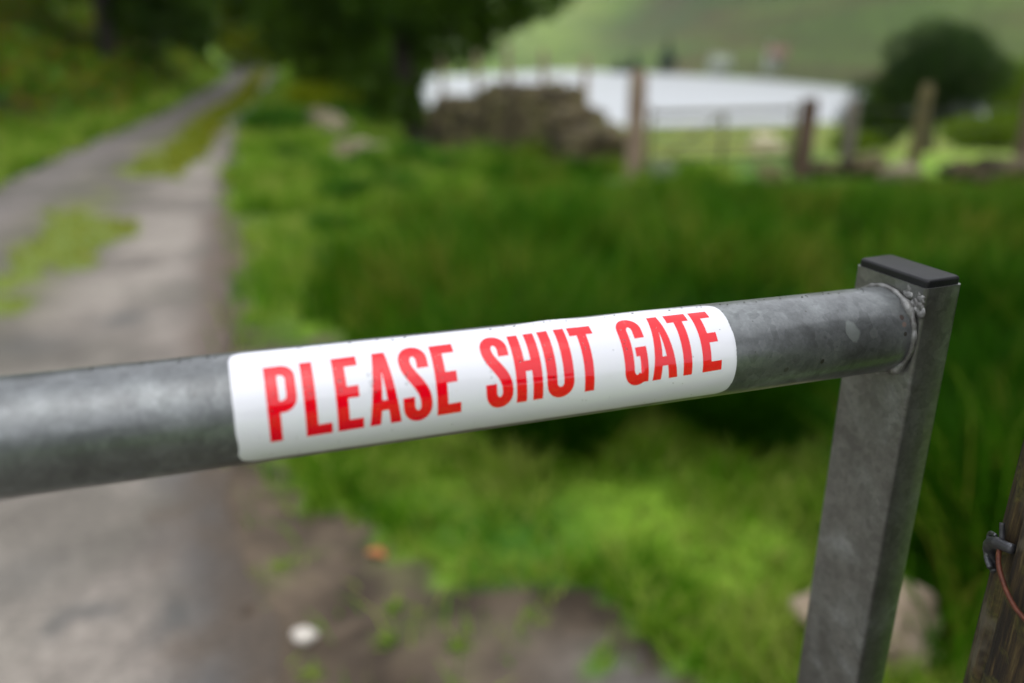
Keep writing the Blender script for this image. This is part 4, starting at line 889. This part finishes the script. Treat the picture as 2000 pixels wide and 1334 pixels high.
for ch, u0 in TEXT:
    for li, layer in enumerate(letter(ch)):
        b2 = bmesh.new()
        for outer, holes in layer:
            loops = [[Vector((x, y, 0)) for x, y in outer]] + [[Vector((x, y, 0)) for x, y in h_] for h_ in holes]
            flat = [p_ for lp in loops for p_ in lp]; vs = [b2.verts.new(p_) for p_ in flat]
            for tri in geometry.tessellate_polygon(loops):
                try: b2.faces.new([vs[i] for i in tri])
                except ValueError: pass
        bmesh.ops.remove_doubles(b2, verts=b2.verts, dist=1e-4)
        for k in range(1, 30):
            bmesh.ops.bisect_plane(b2, geom=b2.verts[:] + b2.edges[:] + b2.faces[:], plane_co=(0, CAP * k / 30, 0), plane_no=(0, 1, 0))
        for k in range(1, 7):
            bmesh.ops.bisect_plane(b2, geom=b2.verts[:] + b2.edges[:] + b2.faces[:], plane_co=(2 * k, 0, 0), plane_no=(1, 0, 0))
        bmesh.ops.recalc_face_normals(b2, faces=b2.faces)
        mp_ = {}
        for v in b2.verts:
            u = u0 + v.co.x; vv = -6.3 + 0.0282 * (u - 8) + v.co.y
            mp_[v] = bm.verts.new(wrap(u, vv, 0.215 + 0.02 * li))
        for f in b2.faces:
            q = [mp_[v] for v in f.verts]; c = (f.calc_center_median())
            if f.normal.z < 0: q = q[::-1]
            bm.faces.new(q)
        b2.free()
bm.normal_update()
# make every face look outwards from the rail
for f in bm.faces:
    c = f.calc_center_median() - P0; rad = c - D * c.dot(D)
    if f.normal.dot(rad) < 0: f.normal_flip()
bm_obj('lettering', bm, m_red, True, stk)

# rain drops
m_water, n, l, b = new_mat('water_drops')
b.inputs['Base Color'].default_value = (1, 1, 1, 1); b.inputs['Roughness'].default_value = 0.03; b.inputs['IOR'].default_value = 1.33; b.inputs['Metallic'].default_value = 0.0
gl = n.new('ShaderNodeBsdfGlossy'); gl.inputs['Roughness'].default_value = 0.03; tp0 = n.new('ShaderNodeBsdfTransparent'); tp0.inputs['Color'].default_value = (0.80, 0.80, 0.80, 1)
fr = n.new('ShaderNodeFresnel'); fr.inputs['IOR'].default_value = 1.2; mw = n.new('ShaderNodeMixShader'); l.new(fr.outputs[0], mw.inputs[0]); l.new(tp0.outputs[0], mw.inputs[1]); l.new(gl.outputs[0], mw.inputs[2]); l.new(mw.outputs[0], n['Material Output'].inputs['Surface'])
def drops(specs, name, par):
    bm = bmesh.new()
    for u, v, r_, hgt, el in specs:
        nrm = (on(0, v / 1000 / RT, 1) - P0).normalized(); tan = D.cross(nrm); c = wrap(u, v, 0.235); rings = []
        for k in range(5):
            a = math.pi / 2 * k / 5; rr = r_ / 1000 * math.cos(a); hh_ = hgt / 1000 * math.sin(a)
            rings.append([bm.verts.new(c + D * rr * math.cos(t_) + tan * rr * el * math.sin(t_) + nrm * hh_) for t_ in np.linspace(0, 2 * math.pi, 10, endpoint=False)])
        tp = bm.verts.new(c + nrm * hgt / 1000)
        for a, b_ in zip(rings, rings[1:]):
            for i in range(10): bm.faces.new((a[i], a[(i + 1) % 10], b_[(i + 1) % 10], b_[i]))
        for i in range(10): bm.faces.new((rings[-1][i], rings[-1][(i + 1) % 10], tp))
        bm.faces.new(rings[0][::-1])
    bmesh.ops.recalc_face_normals(bm, faces=bm.faces)
    return bm_obj(name, bm, m_water, True, par, kind='stuff')
rs = random.Random(11); sp = []
for k in range(120):
    ch, u0 = rs.choice(TEXT[:11]); r_ = rs.uniform(0.2, 0.5) * rs.uniform(0.6, 1)
    sp.append((u0 + (rs.uniform(0.8, 3.6) if ch != 'T' else rs.uniform(4.5, 7.8)), -6.3 + 0.0282 * u0 + rs.triangular(6, 31, 20), r_, r_ * 0.42, rs.uniform(0.9, 1.2)))
for k in range(60): r_ = rs.uniform(0.12, 0.28); sp.append((rs.uniform(0, 228), rs.uniform(-19, 30), r_, r_ * 0.4, rs.uniform(0.9, 1.6)))
for k in range(80): r_ = rs.uniform(0.25, 0.6); sp.append((rs.uniform(-110, 330), rs.uniform(36, 40.5), r_, r_ * 0.8, 1.0))
drops(sp, 'water_drops', gate)

# ------------------------------------------------------------------ wooden post with staple and wire
WP = Vector((0.3060, 0.319, 0)); WR = 0.061
m_wood, n, l, b = new_mat('old_split_post')
tc = n.new('ShaderNodeTexCoord'); mp = n.new('ShaderNodeMapping'); mp.inputs['Scale'].default_value = (1, 1, 0.07); l.new(tc.outputs['Object'], mp.inputs[0])
t1 = n.new('ShaderNodeTexNoise'); t1.inputs['Scale'].default_value = 260; t1.inputs['Detail'].default_value = 6; t1.inputs['Roughness'].default_value = 0.7; l.new(mp.outputs[0], t1.inputs[0])
r1 = ramp(n, [(0.36, (0.003, 0.002, 0.001)), (0.47, (0.018, 0.010, 0.0035)), (0.58, (0.06, 0.037, 0.011)), (0.72, (0.16, 0.12, 0.045))]); l.new(t1.outputs['Fac'], r1.inputs[0])
t2 = tex_noise(n, l, 42, 5, 0.65); r2 = ramp(n, [(0.50, (0, 0, 0)), (0.60, (0.8, 0.8, 0.8))]); l.new(t2.outputs['Fac'], r2.inputs[0])
mx = n.new('ShaderNodeMix'); mx.data_type = 'RGBA'; l.new(r2.outputs[0], mx.inputs[0]); l.new(r1.outputs[0], mx.inputs[6])
t3 = tex_noise(n, l, 300, 3, 0.6); r3 = ramp(n, [(0.35, (0.025, 0.024, 0.004)), (0.65, (0.11, 0.10, 0.018))]); l.new(t3.outputs['Fac'], r3.inputs[0]); l.new(r3.outputs[0], mx.inputs[7])
t4 = tex_noise(n, l, 18, 4, 0.6, distortion=0.5); r4 = ramp(n, [(0.60, (0, 0, 0)), (0.68, (0.7, 0.7, 0.7))]); l.new(t4.outputs['Fac'], r4.inputs[0])
mx2 = n.new('ShaderNodeMix'); mx2.data_type = 'RGBA'; l.new(r4.outputs[0], mx2.inputs[0]); l.new(mx.outputs[2], mx2.inputs[6]); mx2.inputs[7].default_value = (0.13, 0.11, 0.075, 1)
l.new(mx2.outputs[2], b.inputs['Base Color']); b.inputs['Roughness'].default_value = 0.8
bp = n.new('ShaderNodeBump'); bp.inputs['Strength'].default_value = 1.0; bp.inputs['Distance'].default_value = 0.003; l.new(t1.outputs['Fac'], bp.inputs['Height']); l.new(bp.outputs[0], b.inputs['Normal'])
bm = bmesh.new(); ns = 96; zs = [-0.1, 0.2, 0.5] + list(np.arange(0.7, 1.262, 0.012)); rings = []
for z in zs:
    ring = []
    for i in range(ns):
        a = 2 * math.pi * i / ns; c_, s_ = math.cos(a), math.sin(a)
        r_ = WR * (1 + 0.035 * noise.noise(Vector((c_ * 1.5, s_ * 1.5, z * 3))) + 0.03 * noise.noise(Vector((c_ * 7, s_ * 7, z * 1.2))) + 0.018 * noise.noise(Vector((c_ * 22, s_ * 22, z * 4)))) + 0.0006 * (1.1 - z)
        cr = noise.noise(Vector((c_ * 11, s_ * 11, z * 0.8)))
        if cr > 0.38: r_ -= 0.006 * (cr - 0.38) / 0.3
        ring.append(bm.verts.new((WP.x + r_ * c_, WP.y + r_ * s_, z + (0.006 * noise.noise(Vector((c_ * 3, s_ * 3, 9))) if z == zs[-1] else 0))))
    rings.append(ring)
for a, b_ in zip(rings, rings[1:]):
    for i in range(ns): bm.faces.new((a[i], a[(i + 1) % ns], b_[(i + 1) % ns], b_[i]))
cv = bm.verts.new((WP.x, WP.y, zs[-1] - 0.002))
for i in range(ns): bm.faces.new((rings[-1][i], rings[-1][(i + 1) % ns], cv))
bm.faces.new(rings[0][::-1])
wp = empty('wooden_post', (WP.x, WP.y, 0), 'mossy split wooden post with rusty wire stapled on, right of the gate end', 'post')
bm_obj('timber', bm, m_wood, True, wp)
def curve_tube(name, pts, r_, mat, par, sides=10, flat=1.0, rad=None):
    bm = bmesh.new(); pts = [Vector(p_) for p_ in pts]; sm = []
    for i in range(len(pts) - 1):
        p0, p1, p2, p3 = pts[max(i - 1, 0)], pts[i], pts[i + 1], pts[min(i + 2, len(pts) - 1)]
        for k in range(8):
            t_ = k / 8; sm.append(0.5 * ((2 * p1) + (-p0 + p2) * t_ + (2 * p0 - 5 * p1 + 4 * p2 - p3) * t_ ** 2 + (-p0 + 3 * p1 - 3 * p2 + p3) * t_ ** 3))
    sm.append(pts[-1]); rings = []; up_ = Vector((0.3, 0.2, 1)).normalized()
    for i, p_ in enumerate(sm):
        d_ = (sm[min(i + 1, len(sm) - 1)] - sm[max(i - 1, 0)]).normalized(); u = d_.cross(up_).normalized(); v = u.cross(d_)
        rr = r_ * (rad(i / (len(sm) - 1)) if rad else 1) * (1 + 0.06 * noise.noise(p_ * 300))
        rings.append([bm.verts.new(p_ + rr * (math.cos(2 * math.pi * k / sides) * u * flat + math.sin(2 * math.pi * k / sides) * v)) for k in range(sides)])
    for a, b_ in zip(rings, rings[1:]):
        for k in range(sides): bm.faces.new((a[k], a[(k + 1) % sides], b_[(k + 1) % sides], b_[k]))
    bm.faces.new(rings[0][::-1]); bm.faces.new(rings[-1]); bmesh.ops.recalc_face_normals(bm, faces=bm.faces)
    return bm_obj(name, bm, mat, True, par)
# a point on the timber: azimuth angle a (degrees, world), height z, stand-off o
def tp_(a, z, o_=0.0): return WP + Vector(((WR + o_) * math.cos(R(a)), (WR + o_) * math.sin(R(a)), z))
m_grey = simple('zinc_wire', [(0.3, (0.04, 0.04, 0.045)), (0.6, (0.14, 0.145, 0.16)), (0.75, (0.3, 0.3, 0.3))], 400, 0.4, 0.3, 900, 0.0005, metal=0.7)
m_blk = simple('black_clamp', [(0.3, (0.012, 0.012, 0.014)), (0.7, (0.05, 0.05, 0.055))], 200, 0.45, 0.3, 600, 0.0005)
m_rust = simple('rusty_wire', [(0.3, (0.06, 0.015, 0.007)), (0.6, (0.13, 0.036, 0.018)), (0.75, (0.24, 0.11, 0.05))], 300, 0.55, 0.4, 700, 0.0005, metal=0.3)
curve_tube('clamp', [tp_(172, 1.0590, 0.001), tp_(163, 1.0560, 0.0035), tp_(154, 1.0480, 0.0035), tp_(153, 1.0400, 0.002), tp_(158, 1.0350, 0.0)], 0.0028, m_blk, wp, flat=1.1, rad=lambda t_: 0.7 + 0.6 * math.sin(math.pi * t_))
curve_tube('staple', [tp_(171, 1.0600, 0.000), tp_(165, 1.0580, 0.0035), tp_(158, 1.0535, 0.0050), tp_(154, 1.0475, 0.0052), tp_(154, 1.0410, 0.0042), tp_(159, 1.0380, 0.0025)], 0.0017, m_grey, wp, flat=1.3)
curve_tube('wire_end', [tp_(165, 1.0560, 0.004), tp_(155, 1.0510, 0.005), tp_(151, 1.0510, 0.0052), tp_(153, 1.0545, 0.005), tp_(159, 1.0575, 0.004)], 0.0011, m_grey, wp)
curve_tube('nail', [tp_(163, 1.0570, 0.002), tp_(160, 1.0660, 0.0028)], 0.0014, m_blk, wp)
curve_tube('rusty_wire', [tp_(164, 1.0560, 0.003), tp_(169, 1.0490, 0.004), tp_(175, 1.0430, 0.0035), tp_(182, 1.0380, 0.003), tp_(190, 1.0350, 0.0025), tp_(206, 1.0320, 0.002), tp_(228, 1.0340, 0.0025), tp_(250, 1.044, 0.002)], 0.00125, m_rust, wp)

G_H = 'added shade bushes out of view right of the wooden post'  # unseen bushes, added only to shade the grass and end post from the right
shrub('shade_bush', 2.25, 0.75, 0.75, 2.0, 9000, 0.05, m_dark, 'added bush out of view for shade, nearest the wooden post', G_H, seed=41)
shrub('shade_bush', 3.0, 2.0, 0.85, 1.9, 9000, 0.05, m_dark, 'added bush out of view for shade, beside the tall grass', G_H, seed=42)
tree('offview_tree', 5.0, 2.2, 4.6, 2.1, 1.6, 0.12, 16000, 0.08, m_haw, 'added tree out of view, shading the tall grass to the right of the wooden post', group=None, seed=40)  # unseen tree, added to block sky light over the right side
# ------------------------------------------------------------------ what stands behind the photographer (seen in the shine of the sticker)
for k, (x, y, h_, cr_) in enumerate(((-5.5, -12.0, 5.6, 3.2), (0.5, -13.0, 5.6, 3.2), (6.5, -11.0, 7.0, 3.2))):
    tree('offview_tree', x, y, h_, cr_, 0.6, 0.25, 6000, 0.22, m_dark, ('roadside tree left of the gateway', 'roadside tree straight behind the gateway', 'roadside tree right of the gateway')[k] + ', behind the viewer', group='trees behind the viewer', seed=30 + k)

# ------------------------------------------------------------------ damp air
m_haze = bpy.data.materials.new('haze'); m_haze.use_nodes = True; nn_ = m_haze.node_tree.nodes; nn_.remove(nn_['Principled BSDF'])
pv = nn_.new('ShaderNodeVolumePrincipled'); pv.inputs['Color'].default_value = (0.9, 0.93, 0.96, 1); pv.inputs['Density'].default_value = 0.0002
m_haze.node_tree.links.new(pv.outputs[0], nn_['Material Output'].inputs['Volume'])
bm = bmesh.new(); box(bm, -430, 430, -70, 700, -16, 190)
bm_obj('haze', bm, m_haze, False, None, kind='stuff')
